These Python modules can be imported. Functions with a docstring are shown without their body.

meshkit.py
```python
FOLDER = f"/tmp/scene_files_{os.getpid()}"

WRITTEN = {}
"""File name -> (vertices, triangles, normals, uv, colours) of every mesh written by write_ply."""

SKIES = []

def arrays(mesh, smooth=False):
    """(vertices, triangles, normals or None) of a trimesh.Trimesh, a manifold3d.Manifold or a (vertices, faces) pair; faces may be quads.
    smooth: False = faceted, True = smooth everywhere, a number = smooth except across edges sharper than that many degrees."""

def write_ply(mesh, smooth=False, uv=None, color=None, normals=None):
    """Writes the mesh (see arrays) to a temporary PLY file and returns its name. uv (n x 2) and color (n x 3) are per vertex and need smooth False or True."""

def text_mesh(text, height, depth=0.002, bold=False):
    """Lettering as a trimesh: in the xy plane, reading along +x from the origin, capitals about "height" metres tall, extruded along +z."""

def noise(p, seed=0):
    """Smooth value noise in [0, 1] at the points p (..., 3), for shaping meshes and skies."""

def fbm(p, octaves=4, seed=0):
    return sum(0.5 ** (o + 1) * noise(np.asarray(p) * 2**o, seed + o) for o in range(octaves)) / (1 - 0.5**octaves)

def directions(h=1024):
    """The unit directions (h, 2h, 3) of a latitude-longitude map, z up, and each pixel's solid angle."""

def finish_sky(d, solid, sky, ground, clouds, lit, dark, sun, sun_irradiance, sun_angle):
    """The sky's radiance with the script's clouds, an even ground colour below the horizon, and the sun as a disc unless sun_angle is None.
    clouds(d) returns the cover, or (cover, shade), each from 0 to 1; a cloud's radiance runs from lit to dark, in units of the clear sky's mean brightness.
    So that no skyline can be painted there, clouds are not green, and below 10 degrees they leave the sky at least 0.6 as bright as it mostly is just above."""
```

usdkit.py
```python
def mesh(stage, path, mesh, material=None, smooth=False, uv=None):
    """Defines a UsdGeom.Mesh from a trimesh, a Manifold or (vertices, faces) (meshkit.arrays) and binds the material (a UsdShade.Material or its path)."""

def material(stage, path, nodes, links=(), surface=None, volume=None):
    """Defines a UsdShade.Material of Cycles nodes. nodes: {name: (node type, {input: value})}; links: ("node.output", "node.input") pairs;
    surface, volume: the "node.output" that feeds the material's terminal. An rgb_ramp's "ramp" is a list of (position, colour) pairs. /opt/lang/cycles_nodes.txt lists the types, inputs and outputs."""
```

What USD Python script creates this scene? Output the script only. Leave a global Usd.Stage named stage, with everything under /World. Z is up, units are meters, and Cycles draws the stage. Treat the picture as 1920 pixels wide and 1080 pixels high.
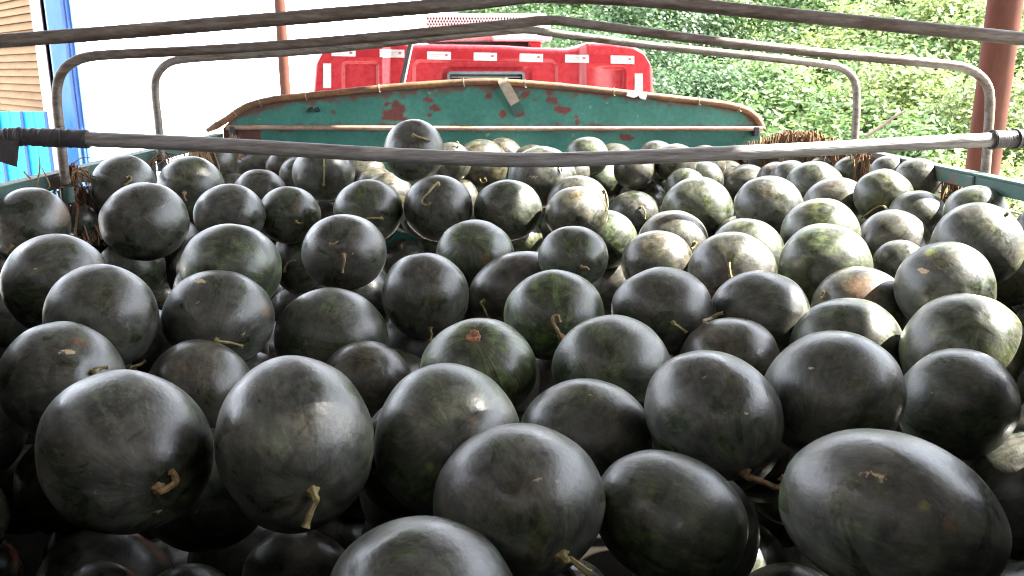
import math, numpy as np, trimesh, usdkit, meshkit
import manifold3d as m3
from shapely.geometry import Polygon, box as sbox
from pxr import Usd, UsdGeom, UsdLux, UsdShade, Gf, Sdf, Vt

stage = Usd.Stage.CreateInMemory()
UsdGeom.SetStageUpAxis(stage, 'Z'); UsdGeom.SetStageMetersPerUnit(stage, 1.0)
UsdGeom.Xform.Define(stage, '/World'); UsdGeom.Scope.Define(stage, '/World/Looks')

# ------------------------------------------------------------------ camera, sky, sun, exposure
EYE = np.array([0, 0, 2.65]); FOC = 1598.0
PITCH = math.atan(406 / FOC); YAW = math.atan(52 / FOC * math.cos(PITCH))
FW = np.array([math.sin(YAW) * math.cos(PITCH), math.cos(YAW) * math.cos(PITCH), -math.sin(PITCH)])
RI = np.array([math.cos(YAW), -math.sin(YAW), 0.0]); UP = np.cross(RI, FW)
cam = UsdGeom.Camera.Define(stage, '/World/camera')
cam.CreateHorizontalApertureAttr(36.0); cam.CreateVerticalApertureAttr(20.25)
cam.CreateFocalLengthAttr(36.0 * FOC / 1920); cam.CreateClippingRangeAttr(Gf.Vec2f(0.05, 3000))
cam.AddTransformOp().Set(Gf.Matrix4d(*RI, 0, *UP, 0, *(-FW), 0, *EYE, 1))
cam.CreateFStopAttr(13.0); cam.CreateFocusDistanceAttr(1.6)
cam.CreateExposureAttr(3.5)
SUN_EL, SUN_AZ = math.radians(46), math.radians(88)
sun_dir = np.array([math.sin(SUN_AZ) * math.cos(SUN_EL), math.cos(SUN_AZ) * math.cos(SUN_EL), math.sin(SUN_EL)])
dome = UsdLux.DomeLight.Define(stage, '/World/sky')
usdkit.material(stage, '/World/Looks/sky_look', {
    's': ('sky_texture', {'sky_type': 'single_scattering', 'sun_disc': False, 'sun_elevation': SUN_EL, 'sun_rotation': SUN_AZ, 'aerosol_density': 1.5, 'air_density': 1.0}),
    'g': ('texture_coordinate', {}), 'n': ('noise_texture', {'scale': 2.2, 'detail': 6.0, 'roughness': 0.55}), 'r': ('rgb_ramp', {'ramp': [(0.30, (0.55, 0.55, 0.55)), (0.55, (1, 1, 1))]}),
    'm': ('mix', {'color2': (10.6, 11.2, 12.4)}),
    'b': ('background_shader', {'strength': 0.062})}, [('g.generated', 'n.vector'), ('n.fac', 'r.fac'), ('r.color', 'm.fac'), ('s.color', 'm.color1'), ('m.color', 'b.color')], surface='b.background')
UsdShade.MaterialBindingAPI.Apply(dome.GetPrim()).Bind(UsdShade.Material.Get(stage, '/World/Looks/sky_look'))
dome.GetPrim().SetCustomDataByKey('kind', 'structure')
sun = UsdLux.DistantLight.Define(stage, '/World/sun')
sun.CreateAngleAttr(0.5); sun.CreateIntensityAttr(1.25); sun.CreateNormalizeAttr(True); sun.CreateColorAttr(Gf.Vec3f(1, 0.95, 0.86))
zx = sun_dir; xx = np.cross([0, 0, 1], zx); xx /= np.linalg.norm(xx); yx = np.cross(zx, xx)
sun.AddTransformOp().Set(Gf.Matrix4d(*xx, 0, *yx, 0, *zx, 0, 0, 0, 30, 1))

# ------------------------------------------------------------------ helpers
def at(px, py, Y):
    """World point that lies Y metres ahead along the truck."""
    d = FW + RI * (px - 960) / FOC + UP * (540 - py) / FOC
    return EYE + d * Y / d[1]
used = {}
def numbered(parent, name):
    k = used.get((parent, name), -1) + 1; used[(parent, name)] = k
    return f'{parent}/{name}' + (f'_{k:03d}' if k else '')
def tag(prim, label=None, cat=None, group=None, kind=None):
    for k, v in (('label', label), ('category', cat), ('group', group), ('kind', kind)):
        if v: prim.SetCustomDataByKey(k, v)
    return prim
def thing(name, label, cat, group=None, loc=None, mat=None):
    x = UsdGeom.Xform.Define(stage, numbered('/World', name))
    if mat is not None: x.AddTransformOp().Set(mat)
    elif loc is not None: x.AddTranslateOp().Set(Gf.Vec3d(*map(float, loc)))
    return tag(x.GetPrim(), label, cat, group)
def path_of(p): return str(p.GetPath()) if p is not None else '/World'
def obj(name, mesh, mat, parent=None, smooth=False, label=None, kind=None):
    m = usdkit.mesh(stage, numbered(path_of(parent), name), mesh, '/World/Looks/' + mat, smooth=smooth)
    return tag(m.GetPrim(), label, None, None, kind)
def mat(name, nodes, links=(), surface='p.BSDF'):
    return usdkit.material(stage, '/World/Looks/' + name, nodes, links, surface=surface)
def cat(*ms): return trimesh.util.concatenate([m for x in ms for m in (x if isinstance(x, list) else [x])])
def tm(man):
    m = man.to_mesh(); return trimesh.Trimesh(m.vert_properties[:, :3], m.tri_verts, process=False)
def bx(x0, x1, y0, y1, z0, z1, bev=0.0):
    if bev <= 0:
        b = trimesh.creation.box([x1 - x0, y1 - y0, z1 - z0]); b.apply_translation([(x0 + x1) / 2, (y0 + y1) / 2, (z0 + z1) / 2]); return b
    pts = []
    for X in (x0, x1):
        for Y in (y0, y1):
            for Z in (z0, z1):
                sx, sy, sz = (1 if X == x0 else -1) * bev, (1 if Y == y0 else -1) * bev, (1 if Z == z0 else -1) * bev
                pts += [[X + sx, Y + sy, Z], [X + sx, Y, Z + sz], [X, Y + sy, Z + sz]]
    return tm(m3.Manifold.hull_points(np.array(pts, np.float64)))
def catmull(P, n=8):
    P = np.asarray(P, float)
    if len(P) < 3: return np.linspace(P[0], P[-1], n + 1)
    Q = np.vstack([2 * P[0] - P[1], P, 2 * P[-1] - P[-2]]); out = []
    for i in range(1, len(Q) - 2):
        for t in np.linspace(0, 1, n, endpoint=False):
            a, b, c, d = Q[i - 1], Q[i], Q[i + 1], Q[i + 2]
            out.append(.5 * ((2 * b) + (-a + c) * t + (2 * a - 5 * b + 4 * c - d) * t * t + (-a + 3 * b - 3 * c + d) * t ** 3))
    return np.array(out + [P[-1]])
def tube(P, R, sides=14, caps=True, ridge=0.0):
    P = np.asarray(P, float); R = np.broadcast_to(R, (len(P),)); n = len(P)
    T = np.gradient(P, axis=0); T /= np.linalg.norm(T, axis=1)[:, None] + 1e-12
    a = np.cross(T[0], [0, 0, 1.0] if abs(T[0][2]) < .9 else [1.0, 0, 0]); a /= np.linalg.norm(a)
    V = []; ang = np.arange(sides) * 2 * np.pi / sides
    for i in range(n):
        a = a - T[i] * (a @ T[i]); a /= np.linalg.norm(a); b = np.cross(T[i], a)
        V.append(P[i] + (R[i] * (1 + ridge * np.cos(5 * ang)))[:, None] * (np.cos(ang)[:, None] * a + np.sin(ang)[:, None] * b))
    V = np.vstack(V); F = []
    for i in range(n - 1):
        for j in range(sides):
            p, q = i * sides + j, i * sides + (j + 1) % sides
            F += [[p, q, q + sides], [p, q + sides, p + sides]]
    if caps:
        V = np.vstack([V, P[0], P[-1]]); c0, c1 = len(V) - 2, len(V) - 1
        for j in range(sides):
            F += [[c0, (j + 1) % sides, j], [c1, (n - 1) * sides + j, (n - 1) * sides + (j + 1) % sides]]
    return trimesh.Trimesh(V, F, process=False)
def grid(fn, nu, nv):
    """Sheet of (nu+1) x (nv+1) points fn(u, v)."""
    u, v = np.meshgrid(np.linspace(0, 1, nu + 1), np.linspace(0, 1, nv + 1), indexing='ij')
    V = fn(u, v).reshape(-1, 3); i, j = np.meshgrid(np.arange(nu), np.arange(nv), indexing='ij')
    a = (i * (nv + 1) + j).ravel()
    return trimesh.Trimesh(V, np.vstack([np.stack([a, a + nv + 1, a + nv + 2], 1), np.stack([a, a + nv + 2, a + 1], 1)]), process=False)
def sst(x, a, b):
    t = np.clip((np.asarray(x, float) - a) / (b - a), 0, 1); return t * t * (3 - 2 * t)
rng = np.random.default_rng(7)

# ------------------------------------------------------------------ materials
def worn(name, base, second, scale=6.0, rough=0.5, metallic=0.0, ramp=(0.45, 0.62), bump=0.15, fine=60.0, stretch=(1, 1, 1), dark=0.75, dist=0.004, spec=0.5):
    """Painted or bare surface whose second colour shows in patches, with fine grain."""
    return mat(name, {
        'tc': ('texture_coordinate', {}), 'map': ('mapping', {'scale': stretch}),
        'n': ('noise_texture', {'scale': scale, 'detail': 6.0, 'roughness': 0.65}), 'r': ('rgb_ramp', {'ramp': [(ramp[0], (0, 0, 0)), (ramp[1], (1, 1, 1))]}),
        'f': ('noise_texture', {'scale': fine, 'detail': 4.0, 'roughness': 0.6}), 'fr': ('rgb_ramp', {'ramp': [(0.3, (dark, dark, dark)), (0.7, (1.12, 1.12, 1.12))]}),
        'm': ('mix', {'mix_type': 'mix', 'color1': base, 'color2': second}), 'x': ('mix', {'mix_type': 'multiply', 'fac': 1.0}),
        'rr': ('map_range', {'from_min': 0.3, 'from_max': 0.7, 'to_min': rough - 0.12, 'to_max': rough + 0.15}),
        'b': ('bump', {'strength': bump, 'distance': dist}), 'p': ('principled_bsdf', {'metallic': metallic, 'specular_ior_level': spec})},
        [('tc.object', 'map.vector'), ('map.vector', 'n.vector'), ('map.vector', 'f.vector'), ('n.fac', 'r.fac'), ('r.color', 'm.fac'), ('f.fac', 'fr.fac'), ('m.color', 'x.color1'), ('fr.color', 'x.color2'),
         ('x.color', 'p.base_color'), ('f.fac', 'rr.value'), ('rr.result', 'p.roughness'), ('f.fac', 'b.height'), ('b.normal', 'p.normal')])
worn('pipe_metal', (0.19, 0.165, 0.145), (0.085, 0.05, 0.032), 9, 0.5, 0.25, (0.42, 0.66), 0.35, 45, (1.0, 5, 5), 0.55)
worn('pipe_metal_fine', (0.21, 0.185, 0.16), (0.08, 0.048, 0.03), 14, 0.45, 0.25, (0.5, 0.68), 0.3, 70, (1, 4, 4), 0.6)
worn('bar_metal', (0.27, 0.26, 0.255), (0.12, 0.10, 0.09), 8, 0.45, 0.3, (0.48, 0.7), 0.4, 40, (0.6, 7, 7), 0.6)
worn('black_tape', (0.022, 0.020, 0.024), (0.045, 0.04, 0.045), 20, 0.5, 0, (0.4, 0.7), 0.6, 90, (3, 1, 1), 0.6)
worn('rail_green', (0.020, 0.066, 0.053), (0.085, 0.045, 0.03), 7, 0.6, 0, (0.50, 0.62), 0.2, 60)
worn('rim_brown', (0.22, 0.105, 0.045), (0.07, 0.042, 0.028), 7, 0.5, 0, (0.4, 0.68), 0.4, 50, (1.2, 3, 3), 0.6)
worn('rail_rust', (0.30, 0.17, 0.12), (0.38, 0.28, 0.23), 6, 0.4, 0.2, (0.4, 0.65), 0.25, 60, (1, 2, 2))
worn('wire_metal', (0.4, 0.36, 0.3), (0.2, 0.15, 0.1), 20, 0.4, 0.5)
worn('cab_red', (0.40, 0.020, 0.028), (0.35, 0.022, 0.030), 3, 0.32, 0, (0.3, 0.7), 0.03, 30, (1, 1, 1), 0.93)
worn('tape_red', (0.36, 0.010, 0.018), (0.30, 0.008, 0.016), 8, 0.35, 0, (0.3, 0.7), 0.05, 160, (1, 1, 1), 0.85)
worn('tape_white', (0.62, 0.61, 0.61), (0.52, 0.51, 0.51), 10, 0.35, 0, (0.4, 0.7), 0.05, 120, (1, 1, 1), 0.9)
worn('print_red', (0.5, 0.08, 0.08), (0.45, 0.1, 0.1), 10, 0.5)
worn('print_grey', (0.45, 0.44, 0.45), (0.5, 0.5, 0.5), 10, 0.5)
worn('vent_grey', (0.17, 0.18, 0.19), (0.12, 0.125, 0.13), 6, 0.45)
worn('rubber_black', (0.02, 0.02, 0.022), (0.035, 0.033, 0.033), 8, 0.6)
worn('white_shell', (0.80, 0.80, 0.78), (0.70, 0.69, 0.66), 4, 0.4, 0, (0.5, 0.8))
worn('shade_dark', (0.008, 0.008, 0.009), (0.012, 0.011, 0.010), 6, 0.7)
worn('brown_tape', (0.30, 0.25, 0.19), (0.22, 0.18, 0.14), 12, 0.4)
worn('white_plastic', (0.8, 0.8, 0.8), (0.7, 0.7, 0.72), 10, 0.35)
worn('post_red', (0.080, 0.032, 0.022), (0.050, 0.021, 0.015), 5, 0.8, 0, (0.45, 0.7), 0.15, 45, (1, 1, .4), 0.8, 0.004, 0.1)
worn('slat_tan', (0.20, 0.118, 0.062), (0.16, 0.09, 0.045), 3, 0.85, 0, (0.4, 0.68), 0.1, 40, (1, 1, 4), 0.85, 0.004, 0.1)
worn('hoarding_cyan', (0.02, 0.52, 0.60), (0.02, 0.46, 0.56), 2, 0.4, 0, (0.4, 0.7), 0.05, 40, (1, 1, 1), 0.92)
worn('hoarding_blue', (0.025, 0.09, 0.36), (0.03, 0.11, 0.38), 3, 0.4)
worn('column_blue', (0.055, 0.15, 0.46), (0.045, 0.12, 0.40), 3, 0.4, 0, (0.4, 0.7), 0.05, 30, (1, 1, .3), 0.9)
worn('flashing_pale', (0.34, 0.25, 0.23), (0.28, 0.2, 0.19), 4, 0.45)
worn('edge_pale_blue', (0.40, 0.62, 0.70), (0.36, 0.58, 0.68), 4, 0.45)
worn('roof_metal', (0.13, 0.13, 0.14), (0.10, 0.085, 0.075), 2, 0.55, 0, (0.4, 0.7))
worn('bed_wood', (0.012, 0.010, 0.008), (0.007, 0.006, 0.005), 5, 0.9, spec=0.05)
worn('concrete', (0.44, 0.42, 0.39), (0.37, 0.35, 0.32), 0.35, 0.85, 0, (0.35, 0.65), 0.3, 12, (1, 1, 1), 0.85)
worn('scar_orange', (0.42, 0.19, 0.09), (0.20, 0.09, 0.045), 130, 0.8, 0, (0.4, 0.6), 0.8, 400)
for nm, a, b in (('stem_green', (0.15, 0.14, 0.050), (0.24, 0.165, 0.07)), ('stem_dry', (0.27, 0.175, 0.08), (0.15, 0.09, 0.045)), ('stem_yellow', (0.26, 0.215, 0.075), (0.15, 0.115, 0.045))):
    worn(nm, a, b, 60, 0.6, 0, (0.4, 0.65), 0.6, 300, (1, 1, 1), 0.7, 0.001)

def straw_mat(name, a, b, c):
    mat(name, {'g': ('geometry', {}), 'r': ('rgb_ramp', {'ramp': [(0.0, a), (0.5, b), (1.0, c)]}), 'p': ('principled_bsdf', {'roughness': 0.7}), 't': ('translucent_bsdf', {}), 'm': ('mix_closure', {'fac': 0.2})},
        [('g.random_per_island', 'r.fac'), ('r.color', 'p.base_color'), ('r.color', 't.color'), ('p.BSDF', 'm.closure1'), ('t.BSDF', 'm.closure2')], 'm.closure')
straw_mat('reed_brown', (0.17, 0.09, 0.04), (0.36, 0.21, 0.09), (0.52, 0.36, 0.19))
straw_mat('straw_pale', (0.30, 0.19, 0.09), (0.42, 0.30, 0.16), (0.5, 0.4, 0.24))
def leaf_mat(name, a, b, c, tr=0.4):
    mat(name, {'g': ('geometry', {}), 'oi': ('object_info', {}), 'r': ('rgb_ramp', {'ramp': [(0.0, a), (0.55, b), (1.0, c)]}), 'h': ('hsv', {'saturation': 1.0, 'fac': 1.0}),
               'mr': ('map_range', {'to_min': 0.8, 'to_max': 1.25}), 'p': ('principled_bsdf', {'roughness': 0.5}), 't': ('translucent_bsdf', {}), 'm': ('mix_closure', {'fac': tr})},
        [('g.random_per_island', 'r.fac'), ('r.color', 'h.color'), ('oi.random', 'mr.value'), ('mr.result', 'h.value'), ('h.color', 'p.base_color'), ('h.color', 't.color'), ('p.BSDF', 'm.closure1'), ('t.BSDF', 'm.closure2')], 'm.closure')
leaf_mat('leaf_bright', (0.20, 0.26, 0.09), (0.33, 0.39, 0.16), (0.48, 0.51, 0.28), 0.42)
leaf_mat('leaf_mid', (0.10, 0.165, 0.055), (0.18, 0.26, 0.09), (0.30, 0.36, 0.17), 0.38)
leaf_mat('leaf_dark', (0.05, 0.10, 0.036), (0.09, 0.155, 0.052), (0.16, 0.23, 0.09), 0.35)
leaf_mat('grass_blade', (0.22, 0.28, 0.08), (0.33, 0.37, 0.13), (0.48, 0.46, 0.22), 0.38)
worn('bark', (0.14, 0.10, 0.075), (0.07, 0.05, 0.04), 8, 0.8, 0, (0.4, 0.65), 0.6, 40, (1, 1, .3), 0.6, 0.01)
worn('hill_soil', (0.16, 0.19, 0.07), (0.24, 0.22, 0.12), 0.9, 0.9, 0, (0.4, 0.65), 0.5, 14, (1, 1, 1), 0.7, 0.05)

def melon_mat(name, dark, green, dust, streak_amt, dust_amt, bloom_amt, ramp0=0.42, ramp1=0.70, around=3.6, along=1.5, dis=0.5):
    N = {'tc': ('texture_coordinate', {}), 'oi': ('object_info', {}), 'off': ('math', {'math_type': 'multiply', 'value2': 90.0}),
         'nv': ('vector_math', {'math_type': 'normalize'}), 'sx': ('separate_xyz', {}),
         'flat': ('vector_math', {'math_type': 'multiply', 'vector2': (1, 1, 0)}), 'fn': ('vector_math', {'math_type': 'normalize'}), 'sf': ('separate_xyz', {}),
         'xx': ('math', {'math_type': 'multiply', 'value2': around}), 'yy': ('math', {'math_type': 'multiply', 'value2': around}), 'zz': ('math', {'math_type': 'multiply', 'value2': along}),
         'sv': ('combine_xyz', {}), 'svo': ('vector_math', {'math_type': 'add'}), 'mvo': ('vector_math', {'math_type': 'add'}),
         'streak': ('noise_texture', {'scale': 1.35, 'detail': 6.0, 'roughness': 0.68, 'distortion': dis}),
         'sr': ('rgb_ramp', {'ramp': [(ramp0, (0, 0, 0)), (ramp1, (1, 1, 1))]}),
         'mot': ('noise_texture', {'scale': 2.3, 'detail': 5.0, 'roughness': 0.6, 'distortion': 0.6}), 'mr': ('rgb_ramp', {'ramp': [(0.38, (0, 0, 0)), (0.66, (1, 1, 1))]}),
         'sm': ('math', {'math_type': 'multiply'}), 'sa': ('math', {'math_type': 'multiply', 'value2': streak_amt}),
         # fine dark veins that run with the streaks
         'vein': ('noise_texture', {'scale': 3.4, 'detail': 5.0, 'roughness': 0.6, 'distortion': 1.6}), 'vs': ('math', {'math_type': 'subtract', 'value2': 0.5}), 'va': ('math', {'math_type': 'absolute'}),
         'vr': ('rgb_ramp', {'ramp': [(0.0, (0.45, 0.45, 0.45)), (0.035, (1, 1, 1))]}),
         # dust, and bloom wiped away in patches with crisp edges
         'dn': ('noise_texture', {'scale': 1.6, 'detail': 7.0, 'roughness': 0.7}), 'dr': ('rgb_ramp', {'ramp': [(0.45, (0, 0, 0)), (0.68, (1, 1, 1))]}), 'da': ('math', {'math_type': 'multiply', 'value2': dust_amt}),
         'wn': ('noise_texture', {'scale': 1.15, 'detail': 5.0, 'roughness': 0.55, 'distortion': 1.3}), 'wr': ('rgb_ramp', {'ramp': [(0.40, (0, 0, 0)), (0.43, (0.7, 0.7, 0.7)), (0.52, (0.8, 0.8, 0.8)), (0.535, (1, 1, 1))]}),
         'wb': ('math', {'math_type': 'multiply', 'value2': bloom_amt}),
         'sp': ('noise_texture', {'scale': 34.0, 'detail': 2.0}), 'spr': ('rgb_ramp', {'ramp': [(0.74, (0, 0, 0)), (0.78, (1, 1, 1))]}), 'spa': ('math', {'math_type': 'multiply', 'value2': 0.5}),
         'c1': ('mix', {'color1': dark, 'color2': green}), 'c2': ('mix', {'mix_type': 'multiply', 'fac': 0.8}), 'c3': ('mix', {'color2': dust}), 'c4': ('mix', {'color2': (0.060, 0.058, 0.056)}), 'c5': ('mix', {'color2': (0.30, 0.25, 0.14)}),
         # scars, blushes and pale ground spots have places of their own on each fruit
         'at': ('attribute', {'attribute': 'spots'}), 'as': ('separate_color', {'color_type': 'rgb'}),
         'scn': ('noise_texture', {'scale': 11.0, 'detail': 6.0, 'roughness': 0.75, 'distortion': 0.6}), 'scm': ('math', {'math_type': 'multiply'}), 'scr': ('rgb_ramp', {'ramp': [(0.40, (0, 0, 0)), (0.46, (1, 1, 1))]}),
         'orn': ('math', {'math_type': 'multiply'}), 'orr': ('rgb_ramp', {'ramp': [(0.30, (0, 0, 0)), (0.40, (0.25, 0.25, 0.25)), (0.55, (0.5, 0.5, 0.5))]}),
         'yen': ('math', {'math_type': 'multiply'}), 'yer': ('rgb_ramp', {'ramp': [(0.22, (0, 0, 0)), (0.36, (0.4, 0.4, 0.4)), (0.6, (0.85, 0.85, 0.85))]}),
         'c6': ('mix', {'color2': (0.20, 0.215, 0.05)}), 'c7': ('mix', {'color2': (0.20, 0.105, 0.055)}), 'c8': ('mix', {'color2': (0.42, 0.31, 0.19)}),
         'rn': ('map_range', {'from_min': 0.0, 'from_max': 1.0, 'to_min': 0.10, 'to_max': 0.21}), 'ra': ('math', {'math_type': 'multiply', 'value2': 0.10}), 'rs': ('math', {'math_type': 'add'}), 'rsc': ('math', {'math_type': 'multiply_add', 'value2': 0.3}),
         'bh': ('noise_texture', {'scale': 16.0, 'detail': 4.0}), 'bm': ('bump', {'strength': 0.10, 'distance': 0.004}),
         'fil': ('noise_texture', {'scale': 2.6, 'detail': 7.0, 'roughness': 0.62, 'distortion': 1.2}), 'filr': ('rgb_ramp', {'ramp': [(0.34, (0.68, 0.68, 0.68)), (0.47, (0.88, 0.88, 0.88)), (0.52, (1.08, 1.08, 1.08)), (0.66, (1.35, 1.35, 1.35))]}),
         'cr': ('noise_texture', {'scale': 3.4, 'detail': 9.0, 'roughness': 0.66, 'distortion': 0.7}), 'crr': ('rgb_ramp', {'ramp': [(0.33, (0.42, 0.42, 0.42)), (0.46, (0.76, 0.76, 0.76)), (0.50, (1.08, 1.08, 1.08)), (0.66, (1.75, 1.75, 1.75))]}),
         'sco': ('vector_math', {'math_type': 'multiply_add', 'vector2': (0.35, 0.35, 0.35)}), 'vo': ('voronoi_texture', {'feature': 'distance_to_edge', 'scale': 2.6}), 'vor': ('rgb_ramp', {'ramp': [(0.0, (1, 1, 1)), (0.012, (0, 0, 0))]}),
         'vmn': ('noise_texture', {'scale': 3.1, 'detail': 3.0}), 'vmr': ('rgb_ramp', {'ramp': [(0.55, (0, 0, 0)), (0.62, (0.6, 0.6, 0.6))]}), 'vom': ('math', {'math_type': 'multiply'}), 'c5b': ('mix', {'color2': (0.20, 0.17, 0.115)}),
         'k1': ('mix', {'mix_type': 'multiply', 'fac': 0.9}), 'k2': ('mix', {'mix_type': 'multiply', 'fac': 0.9}), 'fra': ('math', {'math_type': 'multiply_add', 'value2': 0.26}),
         'p': ('principled_bsdf', {'specular_ior_level': 0.6})}
    L = [('tc.object', 'nv.vector1'), ('nv.vector', 'flat.vector1'), ('flat.vector', 'fn.vector1'), ('fn.vector', 'sf.vector'), ('nv.vector', 'sx.vector'),
         ('sf.x', 'xx.value1'), ('sf.y', 'yy.value1'), ('sx.z', 'zz.value1'), ('xx.value', 'sv.x'), ('yy.value', 'sv.y'), ('zz.value', 'sv.z'),
         ('oi.random', 'off.value1'), ('sv.vector', 'svo.vector1'), ('off.value', 'svo.vector2'), ('nv.vector', 'mvo.vector1'), ('off.value', 'mvo.vector2'),
         ('svo.vector', 'streak.vector'), ('svo.vector', 'vein.vector'), ('streak.fac', 'sr.fac'), ('mvo.vector', 'mot.vector'), ('mot.fac', 'mr.fac'), ('sr.color', 'sm.value1'), ('mr.color', 'sm.value2'), ('sm.value', 'sa.value1'),
         ('vein.fac', 'vs.value1'), ('vs.value', 'va.value1'), ('va.value', 'vr.fac'), ('sa.value', 'c1.fac'), ('c1.color', 'c2.color1'), ('vr.color', 'c2.color2'),
         ('mvo.vector', 'dn.vector'), ('dn.fac', 'dr.fac'), ('dr.color', 'da.value1'), ('da.value', 'c3.fac'), ('c2.color', 'c3.color1'),
         ('mvo.vector', 'wn.vector'), ('wn.fac', 'wr.fac'), ('wr.color', 'wb.value1'), ('wb.value', 'c4.fac'), ('c3.color', 'c4.color1'),
         ('mvo.vector', 'sp.vector'), ('sp.fac', 'spr.fac'), ('spr.color', 'spa.value1'), ('spa.value', 'c5.fac'), ('svo.vector', 'fil.vector'), ('fil.fac', 'filr.fac'), ('mvo.vector', 'cr.vector'), ('cr.fac', 'crr.fac'), ('c4.color', 'k1.color1'), ('filr.color', 'k1.color2'), ('k1.color', 'k2.color1'), ('crr.color', 'k2.color2'), ('k2.color', 'c5.color1'),
         ('at.color', 'as.color'), ('mvo.vector', 'scn.vector'), ('as.r', 'scm.value1'), ('scn.fac', 'scm.value2'), ('scm.value', 'scr.fac'),
         ('as.g', 'orn.value1'), ('scn.fac', 'orn.value2'), ('orn.value', 'orr.fac'), ('as.b', 'yen.value1'), ('mot.fac', 'yen.value2'), ('yen.value', 'yer.fac'),
         ('bh.color', 'sco.vector1'), ('mvo.vector', 'sco.vector3'), ('sco.vector', 'vo.vector'), ('vo.distance', 'vor.fac'), ('svo.vector', 'vmn.vector'), ('vmn.fac', 'vmr.fac'), ('vor.color', 'vom.value1'), ('vmr.color', 'vom.value2'), ('c5.color', 'c5b.color1'), ('vom.value', 'c5b.fac'), ('c5b.color', 'c6.color1'), ('yer.color', 'c6.fac'), ('c6.color', 'c7.color1'), ('orr.color', 'c7.fac'), ('c7.color', 'c8.color1'), ('scr.color', 'c8.fac'), ('c8.color', 'p.base_color'),
         ('wr.color', 'rn.value'), ('streak.fac', 'ra.value1'), ('rn.result', 'rs.value1'), ('ra.value', 'rs.value2'), ('scr.color', 'rsc.value1'), ('cr.fac', 'fra.value1'), ('rs.value', 'fra.value3'), ('fra.value', 'rsc.value3'), ('rsc.value', 'p.roughness'),
         ('mvo.vector', 'bh.vector'), ('bh.fac', 'bm.height'), ('bm.normal', 'p.normal')]
    mat(name, N, L)
melon_mat('melon_d', (0.0125, 0.0175, 0.0105), (0.054, 0.084, 0.024), (0.062, 0.048, 0.031), 1.0, 0.6, 0.48)
melon_mat('melon_g', (0.014, 0.021, 0.010), (0.070, 0.116, 0.026), (0.062, 0.053, 0.029), 1.0, 0.5, 0.38)
melon_mat('melon_b', (0.018, 0.019, 0.012), (0.066, 0.075, 0.026), (0.082, 0.062, 0.034), 0.95, 0.85, 0.36)
melon_mat('melon_s', (0.013, 0.020, 0.009), (0.082, 0.132, 0.032), (0.060, 0.051, 0.030), 1.0, 0.4, 0.28, 0.40, 0.58)
melon_mat('melon_y', (0.020, 0.026, 0.012), (0.085, 0.110, 0.028), (0.080, 0.068, 0.031), 1.0, 0.5, 0.25)
melon_mat('melon_r', (0.014, 0.020, 0.010), (0.085, 0.115, 0.040), (0.060, 0.050, 0.031), 1.6, 0.3, 0.10, 0.40, 0.50, 9.0, 0.35, 0.1)

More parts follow.
